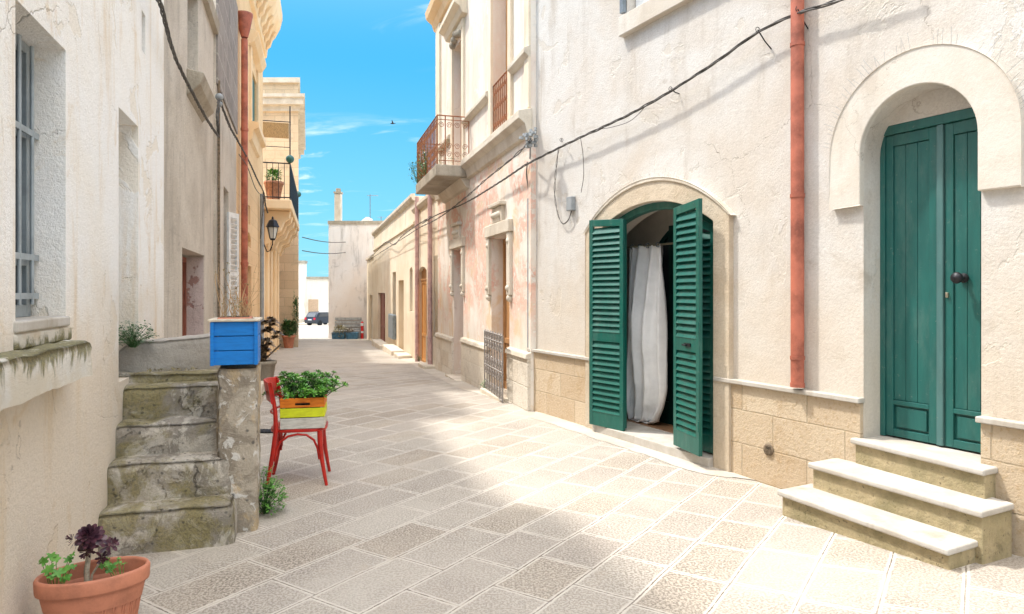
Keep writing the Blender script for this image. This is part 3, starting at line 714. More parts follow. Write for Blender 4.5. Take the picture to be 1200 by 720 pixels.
# curtain on its rod
rod = MB(); zr = R1.z(760, 288, -.40); rod.tube([R1.p(SB1 + .1, zr, -.40), R1.p(SB0 - .05, zr, -.40)], .011, 10)
rod.build('curtain_rod', 'brass_dull', h1)
def curtain():
    mb = MB(); nu, nv = 90, 50; vs = []
    cols = [(0, 289), (.15, 330), (.45, 390), (.75, 440), (.9, 478), (1, 500)]
    for j in range(nv + 1):
        v = j / nv; py = 288 + 213 * v
        lft = 737.5 + 1.5 * math.sin(v * 3); 
        rgt = 776 + 4.5 * math.sin(min(1, v / .75) * math.pi / 2) if v < .75 else 780.5 - 17 * ((v - .75) / .25) ** 1.7
        if v > .96: rgt -= 10 * (v - .96) / .04
        for i in range(nu + 1):
            t = i / nu; px = lft + (rgt - lft) * t; am = (.035 + .02 * v) * (1 - .5 * smooth01(.85, 1, v))
            w = math.sin(t * 21 + 2.6 * mn.noise(Vector((t * 3, v * 1.2, 1))) + 1.2 * math.sin(v * 2.2)) * am * (1.25 + .8 * mn.noise(Vector((t * 4, v * 2, 9)))) + .010 * math.sin(t * 64 + v * 9 + 3 * mn.noise(Vector((t * 5, v * 3, 4))))
            bil = .11 * math.sin(math.pi * min(1, v * 1.02)) ** 1.3 * math.sin(math.pi * t)
            crumple = .03 * smooth01(.7, 1, v) * mn.noise(Vector((t * 6, v * 18, 3))) + .008 * mn.noise(Vector((t * 22, v * 9, 5))) + .006 * mn.noise(Vector((t * 9, v * 40, 8)))
            o = -.42 + w + bil + crumple; zref = R1.z(760, py, -.40)
            vs.append(R1.p(R1.s(px, -.40), max(.10, zref), o))
    n = nu + 1
    mb.add(vs, [(j * n + i, j * n + i + 1, (j + 1) * n + i + 1, (j + 1) * n + i) for j in range(nv) for i in range(nu)], True)
    c = thing('door_curtain', 'long white fabric curtain hanging gathered in the shuttered green doorway', 'curtain', R1.p(R1.s(757, -.4), .1, -.4))
    mb.build('curtain_cloth', 'curtain', c, solid=.003)
    rg = MB()
    for px in (741, 750, 759, 771):
        rg = MB(); ct = R1.p(R1.s(px, -.4), zr, -.40); rg.tube([ct + (R1.n * math.cos(a) + Vector((0, 0, math.sin(a)))) * .024 for a in [i * math.pi / 6 for i in range(13)]], .005, 6); rg.build('curtain_ring', 'grey_metal', c)
curtain()

# entrance steps
st = thing('entrance_steps', 'three pale stone steps with mossy risers before the green arched street door', 'steps', (2.25, 4.1, 0))
def stepq(z, Lp, Rp, Rend, Lin, below):
    # slab polygon in plan and block below
    poly = [Lp, Rp, Rend, Lin]; c = [Vector((*p, z - .038)) for p in poly] + [Vector((*p, z)) for p in poly]
    t = MB(); t.hexa(c); t.build('tread', 'marble', st, bevel=.012, seg=3)
    cx = sum(p[0] for p in poly) / 4; cy = sum(p[1] for p in poly) / 4
    ins = []
    for p in poly:
        d = Vector((cx - p[0], cy - p[1])); ins.append(p)
    u = (Vector(Rp) - Vector(Lp)).normalized(); n = Vector((-u.y, u.x)); 
    if n.dot(Vector((1, .4))) < 0: n = -n
    L2 = Vector(Lp) + n * .03 + u * .02; R2_ = Vector(Rp) + n * .03 - u * .015; Re = Vector(Rend) - u * .015; Li = Vector(Lin) + u * .02
    b = MB(); b.hexa([Vector((*p, below)) for p in (L2, R2_, Re, Li)] + [Vector((*p, z - .0385)) for p in (L2, R2_, Re, Li)])
    b.build('riser', 'riser_stone', st, bevel=.006, seg=2)
dn = Vector((.885, .465))
def far(p, d): return (p[0] + dn.x * d, p[1] + dn.y * d)
b0, b1 = (1.777, 4.586), (2.25, 3.52); m0, m1 = (2.007, 4.64), (2.477, 3.597); t0, t1 = (2.29, 4.63), (2.62, 3.79)
stepq(.17, b0, b1, far(b1, .31), far(b0, .35), -.1)
stepq(.34, m0, m1, far(m1, .32), far(m0, .42), -.1)
stepq(.51, t0, t1, far(t1, .36), far(t0, .32), .1)

# ------------------------------------------------------------------ pink two-storey house
h2 = thing('pink_house', 'two storey house of flaking pink and cream plaster with rusty balcony, beyond the cream house', 'house', R2.p(12, 0, 0))
e = R2.s
d1 = op(e(597), e(576), .02, 2.30, 0, .28); d2 = op(e(543), e(532), -.10, 2.29, 0, .45); 
bd = op(e(543), e(532), 3.72, 6.14, 0, .45); w2 = op(e(598), e(578), 3.78, 6.9, 0, .32)
S20, S21 = e(622), e(513)
shell(R2, S20, S21, -1.5, 7.5, [d1, d2, bd, w2], 6, 'wall', 'plaster_pink', h2)
up = MB(); 
# plinth pieces and their flaking top band
pb = MB(); pt_ = MB()
for a, b in ((S20, d1['s0'] - .0), (d1['s1'], d2['s0']), (d2['s1'], S21)):
    zc = lambda s: .66 - (s - S20) * .022
    R2.prof(pb, a + .003, b - .003, [(-.02, -1), (.045, -1), (.045, zc((a + b) / 2)), (-.02, zc((a + b) / 2))])
    R2.prof(pt_, a + .003, b - .003, [(-.01, zc((a + b) / 2) + .002), (.075, zc((a + b) / 2) + .002), (.06, zc((a + b) / 2) + .07), (-.01, zc((a + b) / 2) + .09)])
pb.build('plinth', 'rubble_plinth', h2, bevel=.01); pt_.build('plinth_band', 'stone_trim', h2, bevel=.012, seg=2)
def surround(w, o_, parent, m='stone_trim', wd=.16, z0=1.5, pr=.05):
    mb = MB(); a, b, zt = o_['s0'], o_['s1'], o_['z1']
    w.box(mb, a - wd, a - .002, z0, zt + .02, -.01, pr); w.box(mb, b + .002, b + wd, z0, zt + .02, -.01, pr)
    w.box(mb, a - wd - .03, b + wd + .03, zt + .023, zt + .20, -.01, pr + .02)
    w.box(mb, (a + b) / 2 - .26, (a + b) / 2 + .26, zt + .203, zt + .43, -.01, pr + .005)
    w.box(mb, (a + b) / 2 - .32, (a + b) / 2 + .32, zt + .433, zt + .49, -.01, pr + .05)
    for c in (a - wd / 2, b + wd / 2):
        mb.sphere(w.p(c, z0 - .04, pr * .3), .055, 8); mb.sphere(w.p(c, z0 + .10, pr * .8), .045, 8); mb.sphere(w.p(c, zt - .1, pr * .6), .045, 8)
    for k in (-1, 0, 1): mb.sphere(w.p((a + b) / 2 + k * .14, zt + .31, pr), .06, 8, .8)
    mb.build('door_surround', m, parent, bevel=.01)
surround(R2, d1, h2, wd=.15, z0=1.45); surround(R2, d2, h2, wd=.13, z0=1.5)
def plank_door(w, o_, depth, m, parent, name='door', n=5, z1=None):
    mb = MB(); a, b = o_['s0'] + .002, o_['s1'] - .002; z0, zt = o_['z0'] + .002, (z1 or o_['z1']) - .003
    w.box(mb, a, b, z0, zt, -depth - .04, -depth)
    fr_ = .07
    for q in ((a, a + fr_, z0, zt), (b - fr_, b, z0, zt), ((a + b) / 2 - .03, (a + b) / 2 + .03, z0, zt), (a + fr_, b - fr_, zt - fr_, zt - .001), (a + fr_, b - fr_, z0 + .7, z0 + .78), (a + fr_, b - fr_, z0, z0 + .12)):
        w.box(mb, q[0], q[1], q[2] + .001, q[3] - .001, -depth - .001, -depth + .022)
    return mb.build(name, m, parent, bevel=.004)
plank_door(R2, d1, .20, 'wood_brown', h2); plank_door(R2, d2, .40, 'wood_red', h2)
plank_door(R2, bd, .40, 'wood_brown', h2, 'balcony_door'); plank_door(R2, w2, .22, 'wood_orange', h2, 'window_shutter')
# doorsteps
for o_, z in ((d1, .03), (d2, -.09)):
    q = MB(); R2.box(q, o_['s0'] - .08, o_['s1'] + .08, z - .6, z, -.3, .16); q.build('doorstep', 'stone_trim', h2, bevel=.012, seg=2)
# string courses, balcony level ledge, cornice
c1 = MB()
R2.prof(c1, S20 - .03, e(551), [(-.01, 3.45), (.05, 3.47), (.09, 3.60), (.17, 3.66), (.17, 3.76), (-.01, 3.80)])
R2.prof(c1, e(551), S21, [(-.01, 3.45), (.05, 3.47), (.09, 3.60), (.12, 3.66), (.12, 3.70), (-.01, 3.72)])
c1.build('string_course', 'stone_trim', h2, bevel=.006)
c2 = MB()
for a, b in ((S20, w2['s0'] - .14), (w2['s1'] + .14, bd['s0'] - .18), (bd['s1'] + .18, S21)):
    c2 = MB(); R2.prof(c2, a + .002, b - .002, [(-.01, 4.44), (.03, 4.45), (.085, 4.50), (.085, 4.56), (-.01, 4.60)]); c2.build('sill_band', 'stone_trim', h2, bevel=.005)
c3 = MB(); R2.prof(c3, S20 - .02, S21 + .22, [(-.01, 7.2), (.05, 7.22), (.10, 7.36), (.22, 7.46), (.25, 7.60), (-.01, 7.66)]); c3.build('cornice', 'plaster_ochre', h2, bevel=.006)
c4 = MB()
for o_ in (bd, w2):
    for a, b in ((o_['s0'] - .15, o_['s0'] - .002), (o_['s1'] + .002, o_['s1'] + .15)): R2.box(c4, a, b, 3.81, o_['z1'] + .1, -.01, .045)
R2.prof(c4, bd['s0'] - .34, bd['s1'] + .34, [(-.01, 6.40), (.10, 6.42), (.14, 6.52), (.24, 6.58), (.24, 6.66), (-.01, 6.70)])
R2.box(c4, bd['s0'] - .15, bd['s1'] + .15, 6.241, 6.40, -.01, .05)
R2.box(c4, S21 - .42, S21 - .003, 3.81, 7.19, -.01, .05); R2.box(c4, S20 + .003, S20 + .2, 3.81, 7.19, -.01, .03)
c4.build('window_surround', 'plaster_low', h2, bevel=.006)
orn = MB()
for k in range(-2, 3): orn.sphere(R2.p((bd['s0'] + bd['s1']) / 2 + k * .16, 6.20 + .05 * (2 - abs(k)), .05), .07, 8)
orn.build('ornament', 'stone_dirty', h2)
# balcony
bs0, bs1, bo = e(551) , e(551) + 2.35, .60
bal = MB(); R2.box(bal, bs0, bs1, 3.48, 3.68, .0, bo); balo = bal.build('balcony', 'stone_dirty', h2, bevel=.02, seg=2)
cm = MB(); R2.prof(cm, bs0 + .06, bs1 - .06, [(-.01, 3.30), (.06, 3.32), (.14, 3.44), (.16, 3.478), (-.01, 3.478)]); cm.build('slab_moulding', 'stone_trim', balo, bevel=.006)
def scroll(w_pt, r, n=22, turns=1.6, flip=1):
    return [w_pt(flip * r * (1 - i / n * .75) * math.cos(i / n * turns * 2 * math.pi), r * (1 - i / n * .75) * math.sin(i / n * turns * 2 * math.pi)) for i in range(n + 1)]
rl = MB(); zt_, zb_ = 4.52, 3.70
cor = [(bs0 + .02, .02), (bs0 + .02, bo - .03), (bs1 - .02, bo - .03), (bs1 - .02, .02)]
for i in range(3):
    (a, b), (c, d) = cor[i], cor[i + 1]
    for z in (zt_, zt_ - .07, zb_ + .05): rl.tube([R2.p(a, z, b), R2.p(c, z, d)], .011 if z == zt_ else .007, 6)
    L_ = math.hypot(c - a, d - b); n = max(4, int(L_ / .115))
    for k in range(n + 1):
        t = k / n; s_, o_ = a + (c - a) * t, b + (d - b) * t; rl.tube([R2.p(s_, zb_ - .02, o_), R2.p(s_, zt_, o_)], .008 if k % 3 else .011, 6)
    for k in range(n):
        t = (k + .5) / n; s_, o_ = a + (c - a) * t, b + (d - b) * t; du, dv = (c - a) / L_, (d - b) / L_
        for zc in (zt_ - .16, zb_ + .30, zb_ + .16):
            rl.tube(scroll(lambda x, y: R2.p(s_ + du * x, zc + y, o_ + dv * x), .052, flip=1 if k % 2 else -1), .005, 5)
rl.build('railing', 'rust_iron', balo)
wr = MB(); a, b = w2['s0'] + .01, w2['s1'] - .01
for z in (3.86, 4.60): wr.tube([R2.p(a, z, .0), R2.p(b, z, .0)], .012, 6)
n = 9
for k in range(n + 1):
    s_ = a + (b - a) * k / n; wr.tube([R2.p(s_, 3.80, .0), R2.p(s_, 4.60, .0)], .008, 6)
    if k < n:
        sc = s_ + (b - a) / n / 2
        for zc in (3.98, 4.24, 4.47): wr.tube(scroll(lambda x, y: R2.p(sc + x, zc + y, .0), .04, flip=1 if k % 2 else -1), .005, 5)
wr.build('window_railing', 'rust_iron', h2)
# wrought iron door grille folded open on the street door jamb
ig = MB(); gs = d1['s1'] + .02; ga = R2.p(gs, 0, .06); gb_ = Vector((ga.x, ga.y, 0)) ; 
gA = R2.px(589, 400, .16); gB = R2.px(568, 400, .09); gA.z = gB.z = 0; gu = (gB - gA).normalized(); gw = (gB - gA).length; gz0 = -.02; gz1 = .90
gp_ = lambda t, z: gA + gu * t + Vector((0, 0, z))
for z in (gz0 + .04, gz0 + .42, gz1 - .1, gz1): ig.tube([gp_(0, z), gp_(gw, z)], .012, 6)
for k in range(8):
    t = gw * k / 7; ig.tube([gp_(t, gz0), gp_(t, gz1)], .012 if k in (0, 7) else .010, 6)
for k in range(7):
    t = gw * (k + .5) / 7
    for zc in (gz1 - .05, gz0 + .50, gz0 + .35, gz1 - .17, gz0 + .12): ig.tube(scroll(lambda x, y: gp_(t + x, zc + y), gw / 15, n=14), .007, 5)
ig.build('iron_grille', 'old_iron', h2)

# ------------------------------------------------------------------ lower houses further down the right side
h3 = thing('low_house', 'low cream house with orange wooden door beside the pink house', 'house', R2.p(17, -.3, 0))
o31 = op(e(513.5) + .02, e(508), -.25, 2.3, 0, .5); o32 = op(e(500), e(490.5), -.33, 2.0, .12, .12)
S31 = e(486)
shell(R2, S21, S31, -2, 3.72, [o31, o32], 6, 'wall', 'plaster_low', h3)
od3 = plank_door(R2, o32, .10, 'wood_orange', h3, z1=1.78)
tr = MB()
for k in range(7): tr.tube([R2.p(o32['s0'] + .05 + k * .19, 1.78, -.08), R2.p(o32['s0'] + .05 + k * .19, 2.08, -.08)], .012, 6)
R2.box(tr, o32['s0'] + .01, o32['s1'] - .01, 1.779, 1.83, -.11, -.06); tr.build('door_fanlight', 'wood_brown', od3)
plank_door(R2, o31, .45, 'wood_beige', h3)
q = MB(); R2.prof(q, S21 + .003, S31, [(-.01, 3.55), (.05, 3.58), (.09, 3.66), (.09, 3.74), (-.01, 3.76)]); q.build('cornice', 'stone_trim', h3)
q = MB(); pipe_on(R2, q, e(504, .08), -.3, 3.7, .08, .055); q.build('downpipe', 'pink_pipe', h3)
q = MB(); R2.box(q, e(511.5), e(504), -1, -.13, 0, .28); q.build('doorstep', 'stone_trim', h3, bevel=.02, seg=2)
q = MB(); R2.box(q, S21 + .06, e(506), -1, .48, -.01, .03); R2.box(q, e(501.5), e(500.5), -1, .45, -.01, .03); q.build('plinth', 'rubble_plinth', h3)

h4 = thing('long_low_house', 'long low cream house with a row of narrow doors right of the lane', 'house', R2.p(25, -.5, 0))
S41 = e(438)
ops4 = [op(e(483.5), e(480), .95, 2.1, .08, .25), op(e(473), e(467), -.35, 1.85, 0, .35), op(e(464), e(460), .15, 2.15, 0, .30),
        op(e(451.3), e(443), -.62, 1.45, 0, .28)]
shell(R2, S31, S41, -2.5, 4.05, ops4, 6, 'wall', 'plaster_low', h4)
plank_door(R2, ops4[1], .30, 'wood_pale', h4); plank_door(R2, ops4[3], .12, 'wood_red', h4)
for o_ in (ops4[0], ops4[2]):
    q = MB(); R2.box(q, o_['s0'] + .01, o_['s1'] - .01, o_['z0'] + .01, o_['z1'] - .01, -.24, -.2); f_ = q.build('window', 'wood_pale', h4)
    q = MB(); R2.box(q, o_['s0'] + .1, o_['s1'] - .1, o_['z0'] + .1, o_['z1'] - .1, -.201, -.19); q.build('pane', 'glass_dark', f_)
q = MB(); R2.box(q, e(464.5), e(459), -.05, .75, .0, .12)
q.build('meter_box', 'grey_metal', h4, bevel=.02)
q = MB(); pipe_on(R2, q, e(488.7, .07), -.4, 3.9, .07, .055); q.build('downpipe', 'pink_pipe', h4)
q = MB(); R2.prof(q, S31, S41, [(-.01, 3.92), (.06, 3.95), (.10, 4.02), (.10, 4.10), (-.01, 4.12)]); q.build('cornice', 'stone_trim', h4)
q = MB(); R2.prof(q, S31, S41, [(-.01, 3.28), (.04, 3.30), (.04, 3.36), (-.01, 3.38)]); q.build('string_course', 'plaster_low', h4)
q = MB()
for a, b in ((e(483), e(477)), (e(474), e(462)), (e(458), e(447))): q = MB(); R2.box(q, a, b, -1.4, gz(-4, R2.Y(470)) + .17 - (e(464) < a) * .12, 0, .38); q.build('kerb_step', 'stone_trim', h4, bevel=.02)

h5 = thing('small_house', 'small cream house at the far end of the right hand row', 'house', R2.p(33, -.8, 0))
o51 = op(e(437), e(433), -.75, 1.35, 0, .2)
shell(R2, S41, e(430), -2.5, 3.1, [o51], 5, 'wall', 'plaster_low', h5); plank_door(R2, o51, .1, 'wood_pale', h5)
q = MB(); R2.prof(q, S41, e(430), [(-.01, 3.02), (.07, 3.04), (.07, 3.14), (-.01, 3.16)]); q.build('cornice', 'stone_trim', h5)

# end building facing the viewer
h6 = thing('end_house', 'tall pale blank-walled house closing the lane, chimney on its left corner', 'house', (-8, 34.5, -.85))
YE = 34.5; xe = lambda px: (px - 600) / 800 * YE; ze = lambda py: EYE - (py - HY) / 800 * YE
q = MB(); q.box(xe(385), xe(385) + 9, YE, YE + 9, -3, ze(262)); q.build('wall', 'plaster_end', h6)
q = MB(); q.box(xe(385) - .03, xe(385) + 9, YE - .05, YE + .2, ze(263), ze(259)); q.box(xe(385) - .03, xe(385) + .2, YE + .21, YE + 9, ze(263), ze(259)); q.build('parapet', 'stone_dirty', h6)
ch = MB(); ch.box(xe(390.5), xe(398), YE + .2, YE + .55, ze(260) - .1, ze(226)); co = ch.build('chimney', 'stone_trim', h6, bevel=.02)
q = MB(); q.box(xe(389.8), xe(398.7), YE + .15, YE + .6, ze(226), ze(224)); q.tube([(xe(394.3), YE + .37, ze(224)), (xe(394.3), YE + .37, ze(220))], .13, 12); q.build('chimney_cap', 'stone_dirty', co)
q = MB(); q.add([(xe(411), YE + 1, ze(262)), (xe(428), YE + 1, ze(262)), (xe(427), YE + 1, ze(252)), (xe(424), YE + 1, ze(252)), (xe(411), YE + 2, ze(262)), (xe(428), YE + 2, ze(262)), (xe(427), YE + 2, ze(252)), (xe(424), YE + 2, ze(252))],
                [(0, 1, 2, 3), (4, 7, 6, 5), (0, 4, 5, 1), (1, 5, 6, 2), (2, 6, 7, 3), (3, 7, 4, 0)]); q.build('stair_head', 'plaster_end', h6)
an = MB(); ax = xe(426.5); an.tube([(ax, YE + 1.5, ze(252)), (ax, YE + 1.5, ze(223))], .022, 6); an.tube([(ax - .15, YE + 1.5, ze(224.5)), (ax + .42, YE + 1.5, ze(224.5))], .014, 6)
for k in range(6): an.tube([(ax - .1 + k * .1, YE + 1.3, ze(224.5)), (ax - .1 + k * .1, YE + 1.7, ze(224.5))], .008, 4)
tag(an.build('tv_antenna', 'grey_metal'), 'television antenna on a tall mast above the end house roof', 'antenna')
an = MB(); ax = xe(440); an.tube([(ax, YE + 1.5, ze(262)), (ax, YE + 1.5, ze(250))], .022, 6); an.tube([(ax - .2, YE + 1.5, ze(251)), (ax + .2, YE + 1.5, ze(251))], .012, 5)
tag(an.build('tv_antenna', 'grey_metal'), 'short antenna stub on the end house roof, right of the tall mast', 'antenna')

# things against the end wall
gE = gz(-8, YE)
bn = thing('grey_bench', 'grey slatted wooden bench against the end wall behind the blue planters', 'bench', (-8.4, YE - .3, gE))
q = MB()
for k in range(4): q.box(xe(393), xe(424), YE - .10, YE - .06, gE + .42 + k * .17, gE + .55 + k * .17)
q.build('backrest', 'grey_wood', bn)
q = MB()
for k in range(3): q.box(xe(393), xe(424), YE - .52 + k * .14, YE - .40 + k * .14, gE + .38, gE + .42)
q.build('seat', 'grey_wood', bn)
for x in (xe(394), xe(423)):
    q = MB(); q.box(x - .04, x + .04, YE - .5, YE - .05, gE, gE + .38); q.build('leg', 'grey_wood', bn)
def leaf_blob(mb, c, rx, ry, rz, n, size, flat=.3):
    for _ in range(n):
        while True:
            d = Vector((random.uniform(-1, 1), random.uniform(-1, 1), random.uniform(-1, 1)))
            if .25 < d.length < 1: break
        k = .75 + .35 * mn.noise(d * 2.3 + Vector(c)); p = Vector(c) + Vector((d.x * rx * k, d.y * ry * k, d.z * rz * k))
        leaf(mb, p, (d + Vector((0, 0, .4)) + Vector((random.gauss(0, .4), random.gauss(0, .4), random.gauss(0, .4)))).normalized(), size * random.uniform(.6, 1.3), size * .5)
def leaf(mb, p, d, ln, wd, curl=.2, up=None):
    d = Vector(d).normalized(); s_ = d.cross(up or Vector((0, 0, 1)))
    if s_.length < .05: s_ = d.orthogonal()
    s_.normalize(); n_ = s_.cross(d).normalized()
    a = p; b = p + d * ln * .55; c = p + d * ln - n_ * curl * ln
    mb.add([a, b + s_ * wd * .5 + n_ * .0, c, b - s_ * wd * .5, b + n_ * wd * .12], [(0, 1, 4), (1, 2, 4), (2, 3, 4), (3, 0, 4)], True)
def planter_far(x0, x1, label):
    t = thing('blue_planter', label, 'planter', ((x0 + x1) / 2, YE - .75, gE), 'blue planters at the end wall')
    q = MB(); q.hexa([(x0 + .03, YE - .9, gE), (x1 - .03, YE - .9, gE), (x1 - .03, YE - .62, gE), (x0 + .03, YE - .62, gE), (x0, YE - .93, gE + .36), (x1, YE - .93, gE + .36), (x1, YE - .6, gE + .36), (x0, YE - .6, gE + .36)])
    q.build('planter_box', 'blue_faded', t, bevel=.01)
    return t
t = planter_far(xe(394), xe(409), 'faded blue trough under a dry bushy plant, left of the pair at the end wall')
q = MB(); leaf_blob(q, (xe(403), YE - .8, gE + .42), .5, .22, .34, 500, .10); q.build('plant', 'leaf_dry', t)
t = planter_far(xe(410), xe(424), 'faded blue trough beside the red and white post, right of the pair')
q = MB(); leaf_blob(q, (xe(414), YE - .8, gE + .40), .34, .2, .16, 200, .08); q.build('plant', 'leaf_brown', t)
t = thing('red_post', 'red and white painted post standing by the end wall', 'post', (xe(426.5), YE - .4, gE))
q = MB(); q.lathe((xe(426.5), YE - .4, gE), [(.075, 0), (.075, .82), (.05, .87), (.001, .88)], 14); q.build('post_body', 'red_plastic', t)
q = MB(); q.lathe((xe(426.5), YE - .4, gE), [(.078, .3), (.078, .40)], 14); q.build('white_band', 'white_plastic', t); q = MB(); q.lathe((xe(426.5), YE - .4, gE), [(.078, .66), (.078, .80)], 14); q.build('white_band', 'white_plastic', t)

# ------------------------------------------------------------------ far plaza: houses and a parked car
YF = 86.0; fx = lambda px: (px - 600) / 800 * YF; fz = lambda py: EYE - (py - HY) / 800 * YF
gF = gz(-25, YF)
f1 = thing('far_house', 'tall old pale house at the far left of the sunny plaza', 'house', (fx(345), YF, gF))
q = MB(); q.box(fx(300), fx(359.5), YF - 1, YF - .01, gF - 1, fz(309)); q.build('wall', 'plaster_far', f1)
q = MB(); q.box(fx(300), fx(360.3), YF - 1.15, YF + .02, fz(309), fz(306)); q.build('cornice', 'stone_dirty', f1)
f2 = thing('far_house', 'low pale house with a beige door behind the parked car', 'house', (fx(370), YF, gF))
q = MB(); q.box(fx(359.6), fx(420), YF, YF + 10, gF - 1, fz(327)); q.build('wall', 'plaster_far', f2)
q = MB(); q.box(fx(359.6), fx(420), YF - .15, YF + 10, fz(327), fz(324.5)); q.build('cornice', 'stone_dirty', f2)
q = MB(); q.box(fx(361.5), fx(373), YF - .08, YF - .01, fz(372), fz(351)); q.build('door', 'wood_beige', f2)
f3 = thing('far_house', 'distant pale house showing a narrow chimney above the low house by the car', 'house', (fx(382), YF + 14, gF))
q = MB(); q.box(fx(376), fx(420), YF + 12, YF + 20, gF, fz(319)); q.build('wall', 'plaster_far', f3)
q = MB(); q.box(fx(378.5), fx(383), YF + 11.5, YF + 13, fz(319), fz(309)); q.build('chimney', 'plaster_far', f3)
q = MB(); q.tube([(fx(374.5), YF + 11.8, fz(330)), (fx(374.5), YF + 11.8, fz(311))], .16, 8); q.build('flue', 'stone_dirty', f3)
q = MB(); q.box(fx(345), fx(362), YF - 4.5, YF - 1.1, gF - 1, gF + .8); q.box(fx(345), fx(374), YF - 5.5, YF - .1, gF - 1, gF + .35)
tag(q.build('stone_terrace', 'stone_trim'), 'low stone terrace with steps before the far plaza houses', 'terrace')

def car():
    c0 = Vector((-21.9, 79.0, gz(-22, 79))); t = thing('parked_car', 'dark blue-grey hatchback parked on the far sunny plaza, seen from behind', 'car', c0)
    a = R(-28); ux = Vector((math.cos(a), math.sin(a), 0)); uy = Vector((-math.sin(a), math.cos(a), 0))
    T = lambda x, y, z: c0 + ux * x + uy * y + Vector((0, 0, z))
    def prism(prof_, w0, w1, name, m, par):
        mb = MB(); n = len(prof_); vs = [T(-w0 if True else 0, y, z) for y, z in prof_] + [T(w0, y, z) for y, z in prof_]
        tri = tessellate_polygon([[Vector((y, z, 0)) for y, z in prof_]])
        mb.add(vs, [tuple(q) for q in tri] + [tuple(i + n for i in q) for q in tri] + [(i, (i + 1) % n, (i + 1) % n + n, i + n) for i in range(n)]); return mb.build(name, m, par, bevel=w1, seg=3)
    body = prism([(-2.0, .35), (-2.05, .7), (-1.95, .95), (-1.7, 1.0), (.6, .98), (1.7, .85), (2.0, .6), (2.0, .3), (-1.9, .28)], .86, .08, 'body', 'car_paint', t)
    cab = prism([(-1.9, .96), (-1.55, 1.45), (-1.3, 1.52), (.1, 1.52), (.9, .97)], .74, .08, 'cabin', 'car_paint', t)
    q = MB(); q.hexa([T(-.62, -1.93, 1.02), T(.62, -1.93, 1.02), T(.62, -1.80, 1.02), T(-.62, -1.80, 1.02), T(-.56, -1.63, 1.42), T(.56, -1.63, 1.42), T(.56, -1.5, 1.42), T(-.56, -1.5, 1.42)]); q.build('rear_window', 'glass_dark', t)
    for sx in (-1, 1):
        q = MB(); x = sx * .755; q.hexa([T(x - .01, -1.4, 1.02), T(x + .01, -1.4, 1.02), T(x + .01, .6, 1.02), T(x - .01, .6, 1.02), T(x - .01, -1.2, 1.42), T(x + .01, -1.2, 1.42), T(x + .01, .1, 1.42), T(x - .01, .1, 1.42)]); q.build('side_window', 'glass_dark', t)
        q = MB(); q.obox(T(sx * .68, -2.02, .82), ux, uy, (0, 0, 1), .13, .04, .12); q.build('tail_light', 'tail_red', t)
        q = MB(); q.obox(T(sx * .95, .75, 1.0), ux, uy, (0, 0, 1), .09, .05, .07); q.build('mirror', 'car_paint', t)
        for sy in (-1.3, 1.25):
            q = MB(); q.tube([T(sx * .68, sy, .31), T(sx * .88, sy, .31)], .31, 20); q.build('wheel', 'tyre', t)
    q = MB(); q.obox(T(0, -2.06, .70), ux, uy, (0, 0, 1), .26, .01, .06); q.build('number_plate', 'white_plastic', t)
car()

# ------------------------------------------------------------------ left side houses
l = L1.s
g1 = thing('white_house', 'white rough plastered house on the near left with barred window and mossy ledge', 'house', L1.p(3, 0, 0))
wo = op(l(18) , l(77), 1.38, 2.67, 0, .19); no_ = op(l(139), l(162), .93, 2.66, 0, .34)
sl = op(l(166) , l(170.5), L1.z(168, 62), L1.z(168, 15), 0, .25)
LE = l(192)
shell(L1, L1.sy(-4), LE, -1, 6.0, [wo, no_, sl], 6, 'wall', 'plaster_white', g1)
# barred window
wf = MB(); a, b, z0, z1 = wo['s0'], wo['s1'], wo['z0'], wo['z1']; oo = -.165
for q4 in ((a, a + .05, z0, z1), (b - .05, b, z0, z1), (a + .05, b - .05, z1 - .05, z1), (a + .05, b - .05, z0, z0 + .06), ((a + b) / 2 - .02, (a + b) / 2 + .02, z0 + .06, z1 - .05), (a + .05, b - .05, 2.22, 2.26), (a + .05, b - .05, 1.62, 1.66)):
    L1.box(wf, q4[0] + .001, q4[1] - .001, q4[2] + .001, q4[3] - .001, oo - .01, oo + .02)
wfo = wf.build('window_frame', 'window_metal', g1, bevel=.003)
q = MB(); L1.box(q, a + .02, b - .02, z0 + .02, z1 - .02, -.186, -.178); q.build('pane', 'glass_dark', wfo)
q = MB()
for z in (z0 + .10, 2.24, 1.66): L1.box(q, a + .003, b - .003, z - .014, z + .014, -.122, -.110)
for k in range(4): s_ = a + (b - a) * (k + .5) / 4; q.tube([L1.p(s_, z0 + .06, -.116), L1.p(s_, z1 - .02, -.116)], .009, 8)
q.build('window_bars', 'window_metal', wfo)
q = MB(); L1.box(q, a - .02, b + .01, z0 - .045, z0 + .002, -.18, .018); q.build('window_sill', 'marble', g1, bevel=.008, seg=2)
q = MB(); s1_ = LE; rough_block(q, L1, .9, l(106, .11), 1.10, 1.265, -.04, .125, .03, .010, 3, .02); q.build('ledge', 'mossy_ledge', g1)
q = MB(); L1.box(q, a - .02, b + .06, 1.262, z0 - .046, -.02, .012); q.build('apron', 'mossy_apron', g1, bevel=.01)

